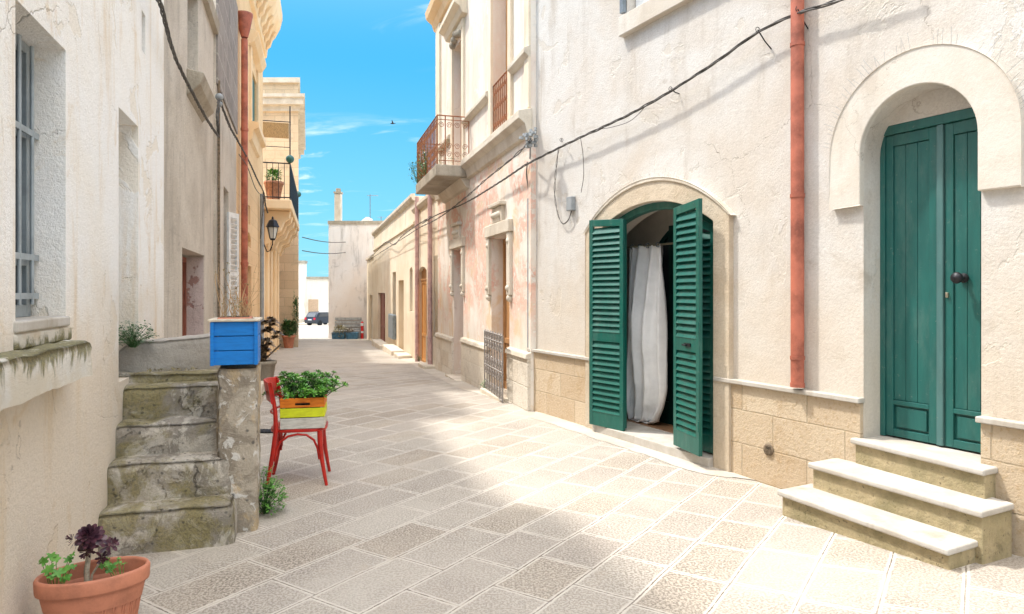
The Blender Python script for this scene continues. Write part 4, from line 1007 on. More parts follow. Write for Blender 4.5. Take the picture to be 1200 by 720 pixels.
g2 = thing('grey_house', 'rough grey rendered house with red-framed low door, behind the stone stairs', 'house', L1.p(8, 0, 0))
G2 = l(253)
ro = op(l(217), l(242.5), .55, L1.z(217, 290), 0, .27); uo = op(l(223), l(235), 3.82, 4.85, 0, .22)
L2 = Wall(-1.16, .3125, 'L')
shell(L2, LE + .002, G2, -1, 5.12, [ro, uo], 6, 'wall', 'plaster_grey', g2)
q = MB(); L2.box(q, ro['s1'] - .012, ro['s1'] - .002, .56, ro['z1'] - .02, -.26, -.01); q.build('door_jamb', 'plaster_peeled', g2)
q = MB(); L2.box(q, ro['s1'] - .07, ro['s1'] - .013, .56, ro['z1'] - .03, -.255, -.20); L2.box(q, ro['s0'] + .003, ro['s0'] + .06, .56, ro['z1'] - .03, -.255, -.20); L2.box(q, ro['s0'] + .06, ro['s1'] - .07, ro['z1'] - .09, ro['z1'] - .03, -.255, -.20)
dro = q.build('door_frame', 'wood_red', g2)
q = MB(); L2.box(q, ro['s0'] + .06, ro['s1'] - .07, .56, ro['z1'] - .09, -.262, -.235); q.build('door', 'wood_red', g2)
q = MB(); L2.prof(q, l(222), l(240), [(-.01, 3.52), (.13, 3.66), (.17, 3.78), (-.01, 3.82)]); q.build('window_sill', 'stone_dirty', g2, bevel=.01)
q = MB(); L2.box(q, l(222) + .1, l(235) - .08, 3.83, 4.84, -.20, -.17); q.build('window_shutter', 'grey_wood', g2)
q = MB(); L2.prof(q, LE, G2, [(-.01, 5.0), (.06, 5.02), (.08, 5.16), (-.01, 5.18)]); q.build('cornice', 'stone_dirty', g2)

g3 = thing('dark_stone_house', 'narrow house with dark block upper wall and white louvred shutter, between grey and ochre houses', 'house', L1.p(11, 0, 0))
G3 = l(277); wl = op(l(262), l(268), .6, 3.1, 0, .3)
shell(L1, G2 + .002, G3, -1, 6.7, [wl], 6, 'wall', 'plaster_grey', g3)
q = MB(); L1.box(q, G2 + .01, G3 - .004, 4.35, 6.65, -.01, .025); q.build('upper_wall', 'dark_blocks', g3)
q = MB(); A_ = L1.px(267, 300, .02); zt = 2.75; zb = L1.z(270, 392); 
B_ = A_ + L1.n * .125 + L1.u * .28
def wshut():
    A, B = Vector((A_.x, A_.y, 0)), Vector((B_.x, B_.y, 0)); u = (B - A).normalized(); W = (B - A).length; nn = u.cross(Vector((0, 0, 1)))
    mb = MB()
    for t in (.03, W - .03): mb.obox(A + u * t + Vector((0, 0, (zb + zt) / 2)), u, nn, (0, 0, 1), .03, .018, (zt - zb) / 2)
    for z in (zb + .04, zt - .04, (zb + zt) / 2): mb.obox(A + u * W / 2 + Vector((0, 0, z)), u, nn, (0, 0, 1), W / 2 - .03, .016, .04)
    n = 22
    for i in range(n):
        z = zb + .08 + (zt - zb - .16) * (i + .5) / n; d = (Vector((0, 0, 1)) + nn * .8).normalized(); mb.obox(A + u * W / 2 + Vector((0, 0, z)), u, d.cross(u), d, W / 2 - .05, .004, .036)
    mb.build('shutter', 'shutter_white', g3)
wshut()
q = MB(); L1.box(q, wl['s0'] + .01, wl['s1'] - .01, .61, 3.09, -.28, -.24); q.build('window', 'grey_wood', g3)
q = MB(); q.tube([L1.p(G2 + .06, .0, .03), L1.p(G2 + .06, 4.4, .03)], .02, 8); q.build('conduit', 'bark', g3)
q = MB(); L1.box(q, L1.sy(8.8), L1.sy(9.8), -.4, .20, 0, .60); q.build('doorstep', 'stone_trim', g3, bevel=.02, seg=2)

m_ = L4.s
g4 = thing('ochre_house', 'tall ochre block house with carved cornice, green shutters and terracotta downpipe', 'house', L4.p(16, 0, 0))
G40, G41 = m_(277), m_(308)
w4 = op(m_(293), m_(300.5), 5.15, 6.45, 0, .18); slot = op(m_(291), m_(293.2), L4.z(292, 263), L4.z(292, 241), 0, .2); d4 = op(m_(289), m_(294.5), -.2, 2.05, 0, .25)
lun = op(m_(289.3), m_(294), 2.45, 2.6, .16, .1)
shell(L4, G40, G41, -1.5, 8.9, [w4, slot, d4, lun], 6, 'wall', 'ochre_blocks', g4)
q = MB(); L4.box(q, w4['s0'] + .01, (w4['s0'] + w4['s1']) / 2 - .005, 5.16, 6.44, -.08, -.04); L4.box(q, (w4['s0'] + w4['s1']) / 2 + .005, w4['s1'] - .01, 5.16, 6.44, -.08, -.04)
q.build('shutter', 'green_shutter', g4)
q = MB(); L4.prof(q, w4['s0'] - .3, w4['s1'] + .3, [(-.01, 6.75), (.12, 6.82), (.2, 6.95), (.2, 7.02), (-.01, 7.1)]); L4.prof(q, w4['s0'] - .25, w4['s1'] + .25, [(-.01, 4.7), (.06, 4.75), (.10, 4.95), (.2, 5.0), (.2, 5.12), (-.01, 5.14)])
for a, b in ((w4['s0'] - .18, w4['s0'] - .003), (w4['s1'] + .003, w4['s1'] + .18)): L4.box(q, a, b, 5.141, 6.749, -.01, .05)
q.build('window_surround', 'plaster_ochre', g4, bevel=.006)
q = MB(); cs0 = m_(291)
L4.prof(q, cs0, G41 + .25, [(-.01, 7.7), (.08, 7.75), (.12, 8.1), (.30, 8.3), (.42, 8.55), (.48, 8.8), (.48, 8.95), (-.01, 9.0)])
k = cs0 + .2
while k < G41 + .1: L4.prof(q, k, k + .2, [(.1, 7.85), (.2, 7.95), (.26, 8.15), (.36, 8.3), (.1, 8.3)]); k += .55
q.build('cornice', 'plaster_ochre', g4, bevel=.01)
q = MB(); sp_ = m_(286.5, .1); pipe_on(L4, q, sp_, -.1, L4.z(287, 48, .1), .1, .06)
zc = L4.z(287, 46, .1); q.lathe(L4.p(sp_, zc, .1), [(.06, 0), (.10, .15), (.15, .42), (.15, .45), (.12, .45)], 16)
for z in (2.0, 4.5): q.tube([L4.p(sp_, z, .1), L4.p(sp_, z + .05, .1)], .07, 14)
q.build('downpipe', 'terracotta_pipe', g4)
plank_door(L4, d4, .2, 'wood_brown', g4)
q = MB(); pipe_on(L4, q, m_(307, .08), -.2, 3.9, .08, .05); q.build('conduit', 'grey_pipe', g4)

# low terrace house with the balcony, jutting tall house behind it
g5 = thing('terrace_house', 'low ochre house with railed roof terrace, between the ochre house and the tall jutting one', 'house', L4.p(21, -.4, 0))
G51 = m_(326.5)
d5 = op(m_(318), m_(313.5), -.35, 3.0, 0, .35)
shell(L4, G41 + .003, G51, -2, 3.78, [d5], 6, 'wall', 'plaster_ochre', g5)
plank_door(L4, d5, .28, 'wood_beige', g5)
q = MB()
for p_ in (311, 320, 323.5): q = MB(); L4.box(q, m_(p_), m_(p_) + .3, -1, 3.3, -.01, .09); q.build('pilaster', 'plaster_ochre', g5, bevel=.02)
slab = MB(); L4.box(slab, G41 + .01, G51 - .05, 3.70, 3.95, -.3, .72); so = slab.build('balcony', 'plaster_ochre', g5, bevel=.03, seg=2)
q = MB()
for p_ in (309.5, 313.5, 318, 322.5, 325.5):
    s_ = m_(p_); q = MB(); L4.prof(q, s_, s_ + .35, [(0, 2.75), (.12, 2.8), (.22, 3.05), (.42, 3.15), (.52, 3.4), (.66, 3.5), (.68, 3.698), (0, 3.698)]); q.build('corbel', 'plaster_ochre', so, bevel=.02)
q = MB(); a, b, zt, zb = G41 + .05, G51 - .1, 4.92, 3.98
for (s0_, o0_), (s1_, o1_) in (((a, -.05), (a, .68)), ((a, .68), (b, .68))):
    for z in (zb + .03, zt): q.tube([L4.p(s0_, z, o0_), L4.p(s1_, z, o1_)], .018, 6)
    L_ = math.hypot(s1_ - s0_, o1_ - o0_); n = int(L_ / .13)
    for k in range(n + 1): t = k / n; q.tube([L4.p(s0_ + (s1_ - s0_) * t, zb - .02, o0_ + (o1_ - o0_) * t), L4.p(s0_ + (s1_ - s0_) * t, zt, o0_ + (o1_ - o0_) * t)], .009, 5)
q.tube([L4.p(a, 5.35, -.05), L4.p(a, 5.35, .68)], .01, 5); q.tube([L4.p(a, zb, .68), L4.p(a, 6.45, .68)], .016, 6); q.tube([L4.p(a + 2, zb, .60), L4.p(a + 2, 6.5, .60)], .016, 6); q.tube([L4.p(a + 2, 6.5, -.9), L4.p(a + 2, 6.5, .62)], .014, 6)

q.build('railing', 'black_iron', so)
for s_ in (a, b):
    q = MB(); q.sphere(L4.p(s_, zt + .12, .68), .11, 8); q.build('finial', 'green_door', so)
q = MB(); bx0, bx1 = L4.p(a + 2, 0, -.9), L4.p(a + 2, 0, .55); 
q.hexa([(bx0.x, bx0.y, 6.02), (bx1.x, bx1.y, 6.02), (bx1.x, bx1.y + .05, 6.02), (bx0.x, bx0.y + .05, 6.02), (bx0.x, bx0.y, 6.46), (bx1.x, bx1.y, 6.46), (bx1.x, bx1.y + .05, 6.46), (bx0.x, bx0.y + .05, 6.46)])
q.build('reed_blind', 'bamboo', so)

g6 = thing('jutting_house', 'tall stone house jutting into the lane behind the railed terrace', 'house', (-8.6, 25.3, -.6))
Y6 = 25.2; x6 = (349.5 - 600) / 800 * Y6
q = MB(); q.hexa([(x6 - 5, Y6, -2), (x6, Y6, -2), (x6 - 2.8, Y6 + 9, -2), (x6 - 7.8, Y6 + 9, -2), (x6 - 5, Y6, 9.25), (x6, Y6, 9.25), (x6 - 2.8, Y6 + 9, 9.25), (x6 - 7.8, Y6 + 9, 9.25)]); q.build('wall', 'ochre_front', g6)
q = MB()
for z0, z1, p_ in ((8.15, 8.35, .10), (8.35, 8.6, .28), (8.6, 8.72, .35), (9.2, 9.38, .10)):
    q.hexa([(x6 - 5, Y6 - p_, z0), (x6 + p_, Y6 - p_, z0), (x6 - 2.8 + p_, Y6 + 9, z0), (x6 - 7.8, Y6 + 9, z0), (x6 - 5, Y6 - p_, z1), (x6 + p_, Y6 - p_, z1), (x6 - 2.8 + p_, Y6 + 9, z1), (x6 - 7.8, Y6 + 9, z1)])
q.build('cornice', 'stone_trim', g6)

# ------------------------------------------------------------------ old stone stairs on the left
sts = thing('stone_stairs', 'worn mossy stone stairs with pale patched pillar, climbing beside the white house', 'stairs', L1.p(4.3, 0, .35))
L1s = L1
for i, (s0_, z, o1_, zb0) in enumerate(((4.02, .25, .71, -.1), (4.215, .48, .70, .0), (4.40, .68, .62, .2), (4.585, .89, .60, .4))):
    q = MB(); rough_block(q, L1, s0_, s0_ + (.75 if i < 3 else .6), zb0, z, -.03, o1_, .032, .011, i * 3.1, .05); q.build('step', 'old_stone', sts)
q = MB(); rough_block(q, L1, 4.23, 4.60, -.1, 1.035, .595, .832, .032, .011, 20, .03); q.build('pillar', 'pillar_stone', sts)
q = MB(); rough_block(q, L1, 4.75, 5.2, .4, .95, -.32, .62, .04, .015, 31, .03); q.build('landing', 'old_stone', sts)
q = MB(); rough_block(q, L1, 4.93, 5.20, -.1, 1.2, -.30, .77, .03, .014, 41, .03, top=lambda s, o: 1.02 + .13 * smooth01(-.22, -.02, o) + .09 * max(0, o)); q.build('parapet', 'cement_grey', sts)
q = MB(); rough_block(q, L1, 4.60, 5.22, -.1, .92, .60, .77, .04, .01, 51, .02); q.build('side_wall', 'old_stone', sts)
q = MB()
for _ in range(70): c = L1.p(random.uniform(4.78, 5.0), .955, random.uniform(.08, .4)); leaf(q, c, (random.gauss(0, .6), random.gauss(0, .6), .9), random.uniform(.015, .04), .012)
tag(q.build('stair_moss', 'leaf_dry'), 'thin yellowish moss tufts on the top landing of the stone stairs', 'moss')

# blue crate planter with dead stems
bp = thing('blue_planter', 'bright blue wooden crate planter with dry dead stems on the stair pillar', 'planter', L1.p(4.35, 1.04, .72))
s0_, s1_, a, b, z0, z1 = 4.20, 4.50, .562, .836, 1.045, 1.315
q = MB(); n = 3; hh_ = (z1 - z0) / n
for i in range(n):
    za, zb = z0 + i * hh_ + .0025, z0 + (i + 1) * hh_ - .0025
    L1.box(q, s0_, s0_ + .014, za, zb, a + .016, b - .016); L1.box(q, s1_ - .014, s1_, za, zb, a + .016, b - .016)
    L1.box(q, s0_ + .001, s1_ - .001, za, zb, a, a + .014); L1.box(q, s0_ + .001, s1_ - .001, za, zb, b - .014, b)
for c in (a + .0, b - .022):
    L1.box(q, s0_ - .012, s0_ - .001, z0, z1 - .002, c, c + .022)
q.build('crate', 'blue_paint', bp, bevel=.002)
q = MB(); L1.box(q, s0_ - .02, s0_ + .035, z1, z1 + .016, a - .012, b + .012); L1.box(q, s1_ - .035, s1_ + .01, z1, z1 + .016, a - .012, b + .012)
L1.box(q, s0_ + .036, s1_ - .036, z1, z1 + .015, a - .012, a + .03); L1.box(q, s0_ + .036, s1_ - .036, z1, z1 + .015, b - .03, b + .012); q.build('top_rail', 'wood_pale', bp, bevel=.003)
q = MB(); L1.box(q, s0_ + .03, s1_ - .03, z1 - .05, z1 + .024, a + .035, b - .045); q.build('inner_trough', 'terracotta', bp, bevel=.006)
q = MB(); L1.box(q, s0_ + .045, s1_ - .045, z1 + .02, z1 + .027, a + .05, b - .06); q.build('soil', 'soil', bp)
q = MB(); ql = MB()
for i in range(46):
    c = L1.p(random.uniform(s0_ + .06, s1_ - .06), z1 + .02, random.choice([random.uniform(a + .05, b - .07), random.uniform(b - .16, b - .06)])); h = random.uniform(.10, .38) * (1 if i % 3 else .6)
    dx, dy = random.gauss(0, .16), random.gauss(0, .12); pts = []
    for k in range(7):
        t = k / 6; pts.append(c + Vector((dx * t * h * 1.6 + .012 * math.sin(t * 9 + i), dy * t * h, t * h)))
    r0 = random.uniform(.0012, .0034); q.tube(pts, [r0 * (1 - .6 * k / 6) for k in range(7)], 5)
    if random.random() < .6:
        for _ in range(random.randint(1, 5)):
            p_ = pts[random.randint(3, 6)]; leaf(ql, p_, (random.gauss(0, 1), random.gauss(0, 1), random.uniform(-.8, .6)), random.uniform(.012, .03), .012)
pts = [L1.p(4.35, z1 + .02, .62) + Vector((-.03 * t - .035 * math.sin(t * 3), 0, .28 * math.sin(t * 1.9))) for t in [i / 12 for i in range(13)]]
q.tube(pts, .002, 5)
q.build('dead_stems', 'twig', bp); ql.build('dead_leaves', 'leaf_dry', bp)

# ------------------------------------------------------------------ red chair
def chair():
    O = Vector((-1.862, 5.22, 0)); fx_ = Vector((1, .21, 0)).normalized(); sd_ = Vector((-fx_.y, fx_.x, 0))
    T = lambda x, y, z: O + fx_ * x + sd_ * y + Vector((0, 0, z))
    t = thing('red_chair', 'red painted wooden bentwood chair holding the striped crate on its seat', 'chair', T(.2, .2, 0)); t['label'] = 'red painted bentwood chair standing on the paving with a striped crate on its seat'
    W = .38
    for y in (0, W):                                   # rear leg and back post in one curve
        q = MB(); pts = [(-.015, 0), (.01, .12), (.035, .28), (.055, .44), (.050, .58), (.032, .70), (.012, .80)]
        q.tube([T(x, y + (.012 if y else -.012) * (1 - z), z) for x, z in pts], [.013, .016, .018, .018, .016, .014, .013], 10); q.build('back_leg', 'red_paint', t)
        q = MB(); q.tube([T(x, y + (.02 if y else -.02) * (1 - z / .44), z) for x, z in [(.430, 0), (.415, .08), (.395, .20), (.382, .32), (.378, .425)]], [.012, .014, .017, .020, .021], 10); q.build('front_leg', 'red_paint', t)
        q = MB(); pts = [T(.045, y, .20), T(.055, y, .28), T(.085, y, .345), (T(.14, y, .385)), T(.21, y, .40), T(.28, y, .392), T(.335, y, .35), T(.362, y, .285), T(.375, y, .20)]
        q.tube(pts, .009, 8); q.build('side_brace', 'red_paint', t)
    for x in (.055, .375):
        q = MB(); pts = [T(x, W * v, z) for v, z in ((.03, .24), (.07, .31), (.18, .375), (.35, .40), (.5, .405), (.65, .40), (.82, .375), (.93, .31), (.97, .24))]
        q.tube(pts, .009, 8); q.build('cross_brace', 'red_paint', t)
    q = MB(); ns = 28; ring_ = []
    for i in range(ns):
        a = 2 * math.pi * i / ns; c, s__ = math.cos(a), math.sin(a); sq = .32
        x = .215 + .215 * math.copysign(abs(c) ** .55, c); y = W / 2 + (.215 - .02 * (1 - c) / 2) * math.copysign(abs(s__) ** .55, s__); ring_.append((x, y))
    vs = [T(x, y, .415) for x, y in ring_] + [T(x, y, .44) for x, y in ring_] + [T(.215, W / 2, .438)]
    q.add(vs, [(i, (i + 1) % ns, (i + 1) % ns + ns, i + ns) for i in range(ns)] + [(i + ns, (i + 1) % ns + ns, 2 * ns) for i in range(ns)] + [tuple(range(ns))[::-1]])
    q.build('seat', 'red_paint', t, bevel=.006, seg=2)
    q = MB(); n = 14; vs = []
    for i in range(n + 1):
        v = i / n; bow = -.065 * math.sin(math.pi * v); y = -.02 + (W + .04) * v
        for x, z in ((.026, .645), (.042, .645), (.018, .80), (.002, .80)): vs.append(T(x + bow, y, z + .012 * math.sin(math.pi * v)))
    fs = [(i * 4 + k, i * 4 + (k + 1) % 4, (i + 1) * 4 + (k + 1) % 4, (i + 1) * 4 + k) for i in range(n) for k in range(4)] + [(0, 1, 2, 3), tuple(n * 4 + k for k in (3, 2, 1, 0))]
    q.add(vs, fs, True); q.build('backrest', 'red_paint', t, bevel=.004)
    q = MB(); q.tube([T(.045 - .05 * math.sin(math.pi * v), W * v, .56) for v in [i / 10 for i in range(11)]], .009, 8); q.build('back_rail', 'red_paint', t)
    # crate and plant
    c = thing('striped_crate', 'small wooden crate painted orange, yellow and white, leafy succulent inside, on the red chair', 'crate', T(.24, .16, .44))
    x0, x1, y0, y1 = .085, .415, -.01, .30; zb = .443
    bands = [('white_wood', zb, zb + .082), ('yellow_paint', zb + .088, zb + .158), ('orange_paint', zb + .164, zb + .236)]
    for m, za, zc_ in bands:
        q = MB(); th_ = .011
        def bb(xa, xb, ya, yb, z_a=za, z_b=zc_):
            q.hexa([T(xa, ya, z_a), T(xb, ya, z_a), T(xb, yb, z_a), T(xa, yb, z_a), T(xa, ya, z_b), T(xb, ya, z_b), T(xb, yb, z_b), T(xa, yb, z_b)])
        if m == 'orange_paint':                        # hand hole
            hw = .055; xm = (x0 + x1) / 2
            for ya in (y0, y1 - th_):
                bb(x0, xm - hw, ya, ya + th_); bb(xm + hw, x1, ya, ya + th_); bb(xm - hw, xm + hw, ya, ya + th_, za, za + .016); bb(xm - hw, xm + hw, ya, ya + th_, za + .034, zc_)
        else:
            bb(x0, x1, y0, y0 + th_); bb(x0, x1, y1 - th_, y1)
        bb(x0 + .0, x0 + th_, y0 + th_, y1 - th_); bb(x1 - th_, x1, y0 + th_, y1 - th_)
        lab(q.build('slat', m, c, bevel=.002), {'white_wood': 'white bottom slats', 'yellow_paint': 'yellow middle slats', 'orange_paint': 'orange top slats with a hand hole'}[m])
    q = MB()
    for xa in (x0 + .013, x1 - .033):
        for ya in (y0 + .013, y1 - .033): q.hexa([T(xa + i * .02, ya + j * .02, z) for z in (zb, zb + .228) for i, j in ((0, 0), (1, 0), (1, 1), (0, 1))])
    q.hexa([T(xa, ya, z) for z in (zb - .001, zb + .008) for xa, ya in ((x0 + .012, y0 + .012), (x1 - .012, y0 + .012), (x1 - .012, y1 - .012), (x0 + .012, y1 - .012))])
    q.build('corner_post', 'wood_pale', c)
    q = MB(); q.hexa([T(xa, ya, z) for z in (zb + .01, zb + .21) for xa, ya in ((x0 + .035, y0 + .035), (x1 - .035, y0 + .035), (x1 - .035, y1 - .035), (x0 + .035, y1 - .035))]); q.build('soil', 'soil', c)
    pl_ = MB(); stm = MB()
    for i in range(150):
        x = random.uniform(x0 + .03, x1 - .03); y = random.uniform(y0 + .03, y1 - .03); base = T(x, y, zb + .2)
        u = random.gauss(0, .5); v = random.gauss(0, .5); h = random.uniform(.03, .19) * (1 - .15 * min(2, abs(u)))
        tip = T(x + (x - .21) * .45 + u * .06 + .02, y + (y - .15) * .4 + v * .05, zb + .22 + h)
        if tip.z < .72 and random.random() < .6: tip += (tip - T(.25, .15, tip.z)) * .35
        stm.tube([base, (base + tip) / 2 + Vector((0, 0, .01)), tip], .003, 5)
        ax = (tip - base).normalized() + Vector((0, 0, .5)); ax.normalize(); e1 = ax.orthogonal().normalized(); e2 = ax.cross(e1); rr = random.uniform(.028, .045); ph = random.random() * 6
        for k in range(10):
            a = ph + k * 2.4; el = .15 + .09 * k; d = (e1 * math.cos(a) + e2 * math.sin(a)) * math.cos(el) + ax * math.sin(el)
            sl_ = rr * (1.15 - .04 * k); s__ = d.cross(ax).normalized(); nn = s__.cross(d)
            p0 = tip; pts = [p0, p0 + d * sl_ * .6 + s__ * sl_ * .17 + nn * .002, p0 + d * sl_ * .92 + s__ * sl_ * .19, p0 + d * sl_ * 1.1, p0 + d * sl_ * .92 - s__ * sl_ * .19, p0 + d * sl_ * .6 - s__ * sl_ * .17 + nn * .002, p0 + d * sl_ * .7 - nn * .003]
            pl_.add(pts, [(0, 1, 6), (1, 2, 6), (2, 3, 6), (3, 4, 6), (4, 5, 6), (5, 0, 6)], True)
    po = pl_.build('plant', 'leaf_succulent', c); stm.build('stems', 'leaf_dark', po)
chair()

# ------------------------------------------------------------------ oval terracotta pot with aeonium
def bigpot():
    C = Vector((-1.752, 2.86, 0)); rot = R(28); sx, sy = .198, .125; H = .335
    t = thing('oval_pot', 'oval terracotta pot with dark purple rosette plant, bottom left by the white wall', 'plant pot', C)
    q = MB(); n = 64
    prof_ = [(.70, 0), (.90, .24 * 1), (.955, .27), (1.04, .272), (1.05, .28), (1.06, .325), (1.03, .335), (.98, .335), (.96, .325), (.955, .25), (.9, .20)]
    vs = []
    for r, z in prof_:
        for k in range(n):
            a = 2 * math.pi * k / n; rr = r
            x, y = rr * sx * math.cos(a), rr * sy * math.sin(a); vs.append((C.x + x * math.cos(rot) - y * math.sin(rot), C.y + x * math.sin(rot) + y * math.cos(rot), z))
    q.add(vs, [(i * n + k, i * n + (k + 1) % n, (i + 1) * n + (k + 1) % n, (i + 1) * n + k) for i in range(len(prof_) - 1) for k in range(n)], True)
    # raised arched ribs
    for k in range(26):
        a0 = 2 * math.pi * k / 26
        def pt(da, f): 
            a = a0 + da; r = (.70 + (.90 - .70) * f) * 1.006; x, y = r * sx * math.cos(a), r * sy * math.sin(a); return Vector((C.x + x * math.cos(rot) - y * math.sin(rot), C.y + x * math.sin(rot) + y * math.cos(rot), .24 * f))
        w = .085; path = [pt(-w, .05), pt(-w, .5), pt(-w, .85), pt(-w * .7, .92), pt(0, .95), pt(w * .7, .92), pt(w, .85), pt(w, .5), pt(w, .05)]
        q.tube(path, .0034, 6)
    q.build('pot_body', 'terracotta', t)
    q = MB(); q.lathe((C.x, C.y, 0), [(.94, .245), (.6, .252), (.001, .258)], 40, sx, sy, rot); q.build('soil', 'soil', t)
    loc = lambda px, py, Y: Vector(((px - 600) / 800 * Y, Y, EYE - (py - HY) / 800 * Y))
    q = MB(); leafs = MB(); hub = loc(104, 640, 2.86); base = Vector((hub.x - .005, hub.y, .255))
    q.tube([base, base.lerp(hub, .4) + Vector((-.006, 0, 0)), base.lerp(hub, .75), hub], [.012, .011, .010, .010], 8)
    br = loc(124, 643, 2.88); q.tube([base + Vector((.012, 0, 0)), base.lerp(br, .35) + Vector((-.008, 0, 0)), base.lerp(br, .6), br], [.004, .005, .0045, .005], 7)
    q.build('stem', 'stem_pale', t)
    def ros(c, ax, R_, n, wdt=.42, droop=0):
        ax = Vector(ax).normalized(); e1 = ax.orthogonal().normalized(); e2 = ax.cross(e1)
        for k in range(n):
            a = k * 2.39996; f = k / n; el = R(-25) + R(105) * f ** 1.2; L = R_ * (1 - .62 * f)
            d = (e1 * math.cos(a) + e2 * math.sin(a)) * math.cos(el) + ax * math.sin(el); s__ = d.cross(ax).normalized(); nn = s__.cross(d)
            o = c + ax * (.012 * f * 3)
            w_ = L * wdt; P = [o, o + d * L * .35 + s__ * w_ * .28, o + d * L * .75 + s__ * w_ * .5, o + d * L * .95 + s__ * w_ * .3, o + d * L + nn * .002, o + d * L * .95 - s__ * w_ * .3, o + d * L * .75 - s__ * w_ * .5, o + d * L * .35 - s__ * w_ * .28, o + d * L * .6 - nn * w_ * .12]
            leafs.add(P, [(i, i + 1, 8) for i in range(7)] + [(7, 0, 8)], True)
    ros(loc(105, 630, 2.86), (.15, -.75, .6), .068, 46); ros(loc(90, 635, 2.90), (-.7, -.2, .5), .040, 22); ros(loc(104, 643, 2.84), (-.05, -.6, -.3), .042, 24, droop=1)
    ros(loc(128, 640, 2.88), (.7, -.3, .5), .044, 26); ros(loc(120, 652, 2.87), (.2, -.7, -.2), .034, 20)
    leafs.build('rosettes', 'leaf_purple', t)
    def lobed(mb, c, r, ax):
        ax = Vector(ax).normalized(); e1 = ax.orthogonal().normalized(); e2 = ax.cross(e1); n = 15; P = [c]
        ph = random.random() * 6
        for k in range(n): a = ph + 2 * math.pi * k / n; rr = r * (1 if k % 3 else .55) * random.uniform(.85, 1.1); P.append(c + (e1 * math.cos(a) + e2 * math.sin(a)) * rr + ax * random.uniform(-.004, .006))
        mb.add(P, [(0, 1 + k, 1 + (k + 1) % n) for k in range(n)], True)
    q = MB(); st_ = MB()
    for px, py, Y, r in ((52, 658, 2.78, .022), (60, 652, 2.8, .022), (66, 655, 2.8, .020), (80, 656, 2.85, .021), (84, 651, 2.85, .016), (60, 664, 2.77, .020), (68, 672, 2.76, .026), (56, 668, 2.75, .024), (76, 668, 2.80, .022), (78, 677, 2.78, .020), (62, 676, 2.75, .022), (72, 678, 2.75, .018), (48, 657, 2.78, .018), (84, 665, 2.82, .018),
                         (124, 658, 2.92, .022), (131, 664, 2.92, .022), (120, 663, 2.9, .018), (138, 660, 2.94, .016), (128, 669, 2.90, .018), (139, 655, 2.95, .010), (145, 661, 2.95, .014), (126, 662, 2.88, .016)):
        c = loc(px, py, Y); bs = Vector((c.x * .3 + (-1.87 if px < 100 else -1.66) * .7, c.y * .3 + (2.80 if px < 100 else 2.91) * .7, .255)); lobed(q, c, r, (random.gauss(.1, .35), -.5 + random.gauss(0, .3), .9)); st_.tube([bs, (bs + c) / 2 + Vector((0, 0, .012)), c], .0014, 5)
    po = q.build('green_leaves', 'leaf_green', t); st_.build('leaf_stalks', 'leaf_green', po)
bigpot()

# ------------------------------------------------------------------ weeds and small plants
def weed(name, label, c, r, h, n, m, size, parts=None):
    q = MB(); s_ = MB(); c = Vector(c)
    for i in range(n):
        a = random.random() * 6.28; rr = r * math.sqrt(random.random()); tip = c + Vector((rr * math.cos(a), rr * math.sin(a), h * random.uniform(.15, 1) * (1 - .5 * rr / r)))
        s_.tube([c + Vector((random.gauss(0, .01), random.gauss(0, .01), 0)), (c + tip) / 2 + Vector((0, 0, .02)), tip], .0015, 4, cap=False)
        for k in range(7):
            a2 = random.random() * 6.28; leaf(q, tip + Vector((random.gauss(0, size * .4), random.gauss(0, size * .4), random.gauss(0, size * .3))), (math.cos(a2), math.sin(a2), random.uniform(-.3, .9)), size * random.uniform(.6, 1.2), size * .45)
    t = thing(name, label, 'plant', c); q.build('leaves', m, t); s_.build('stems', 'leaf_dark', t); return t
weed('weed', 'leafy grey-green weed growing from the paving at the foot of the stair pillar', (-1.67, 4.62, 0), .13, .34, 90, 'leaf_green', .034)
weed('fern', 'small green fern growing in the white house recess at the top of the stairs', L1.p(L1.s(160) - .10, 1.12, .0), .13, .22, 70, 'leaf_dark', .030)
t = thing('aeonium_pot', 'brown aeonium in a small stone pot by the ochre wall behind the blue planter', 'potted plant', (-4.18, 11.5, gz(0, 11.5)))
q = MB(); q.lathe((-4.18, 11.5, gz(0, 11.5)), [(.13, 0), (.19, .36), (.21, .37), (.21, .42), (.17, .42), (.16, .36), (.001, .36)], 18); q.build('pot', 'stone_dirty', t)
q = MB()
for i in range(26):
    c = Vector((-4.12 + random.gauss(0, .15), 11.45 + random.gauss(0, .1), gz(0, 11.5) + random.uniform(.45, 1.12)))
    for k in range(16):
        a = k * 2.4; el = -.2 + .09 * k; leaf(q, c, (math.cos(a) * math.cos(el), math.sin(a) * math.cos(el), math.sin(el) + .1), .125 * (1.1 - .04 * k), .075)
q.build('rosettes', 'leaf_brown', t)
q = MB()
for i in range(9): q.tube([(-4.18 + random.gauss(0, .04), 11.5, gz(0, 11.5) + .35), (-4.15 + random.gauss(0, .1), 11.45, gz(0, 11.5) + random.uniform(.6, .95))], .014, 6)
q.build('stems', 'bark', t)
t = thing('terracotta_pot', 'terracotta pot with leafy green plant at the foot of the jutting house corner', 'potted plant', (-8.05, 24.6, gz(0, 24.6)))
q = MB(); gg = gz(0, 24.6); q.lathe((-8.05, 24.6, gg), [(.15, 0), (.21, .38), (.24, .39), (.24, .46), (.2, .46), (.19, .40), (.001, .40)], 20); q.build('pot', 'terracotta', t)
q = MB(); leaf_blob(q, (-8.05, 24.6, gg + .72), .36, .30, .34, 700, .11); leaf_blob(q, (-7.86, 24.8, gg + 1.2), .13, .15, .95, 420, .09); q.build('plant', 'leaf_dark', t)
t = thing('balcony_pot', 'terracotta pot with green leaves standing on the railed terrace', 'potted plant', L4.p(G41 + .35, 3.96, .25))
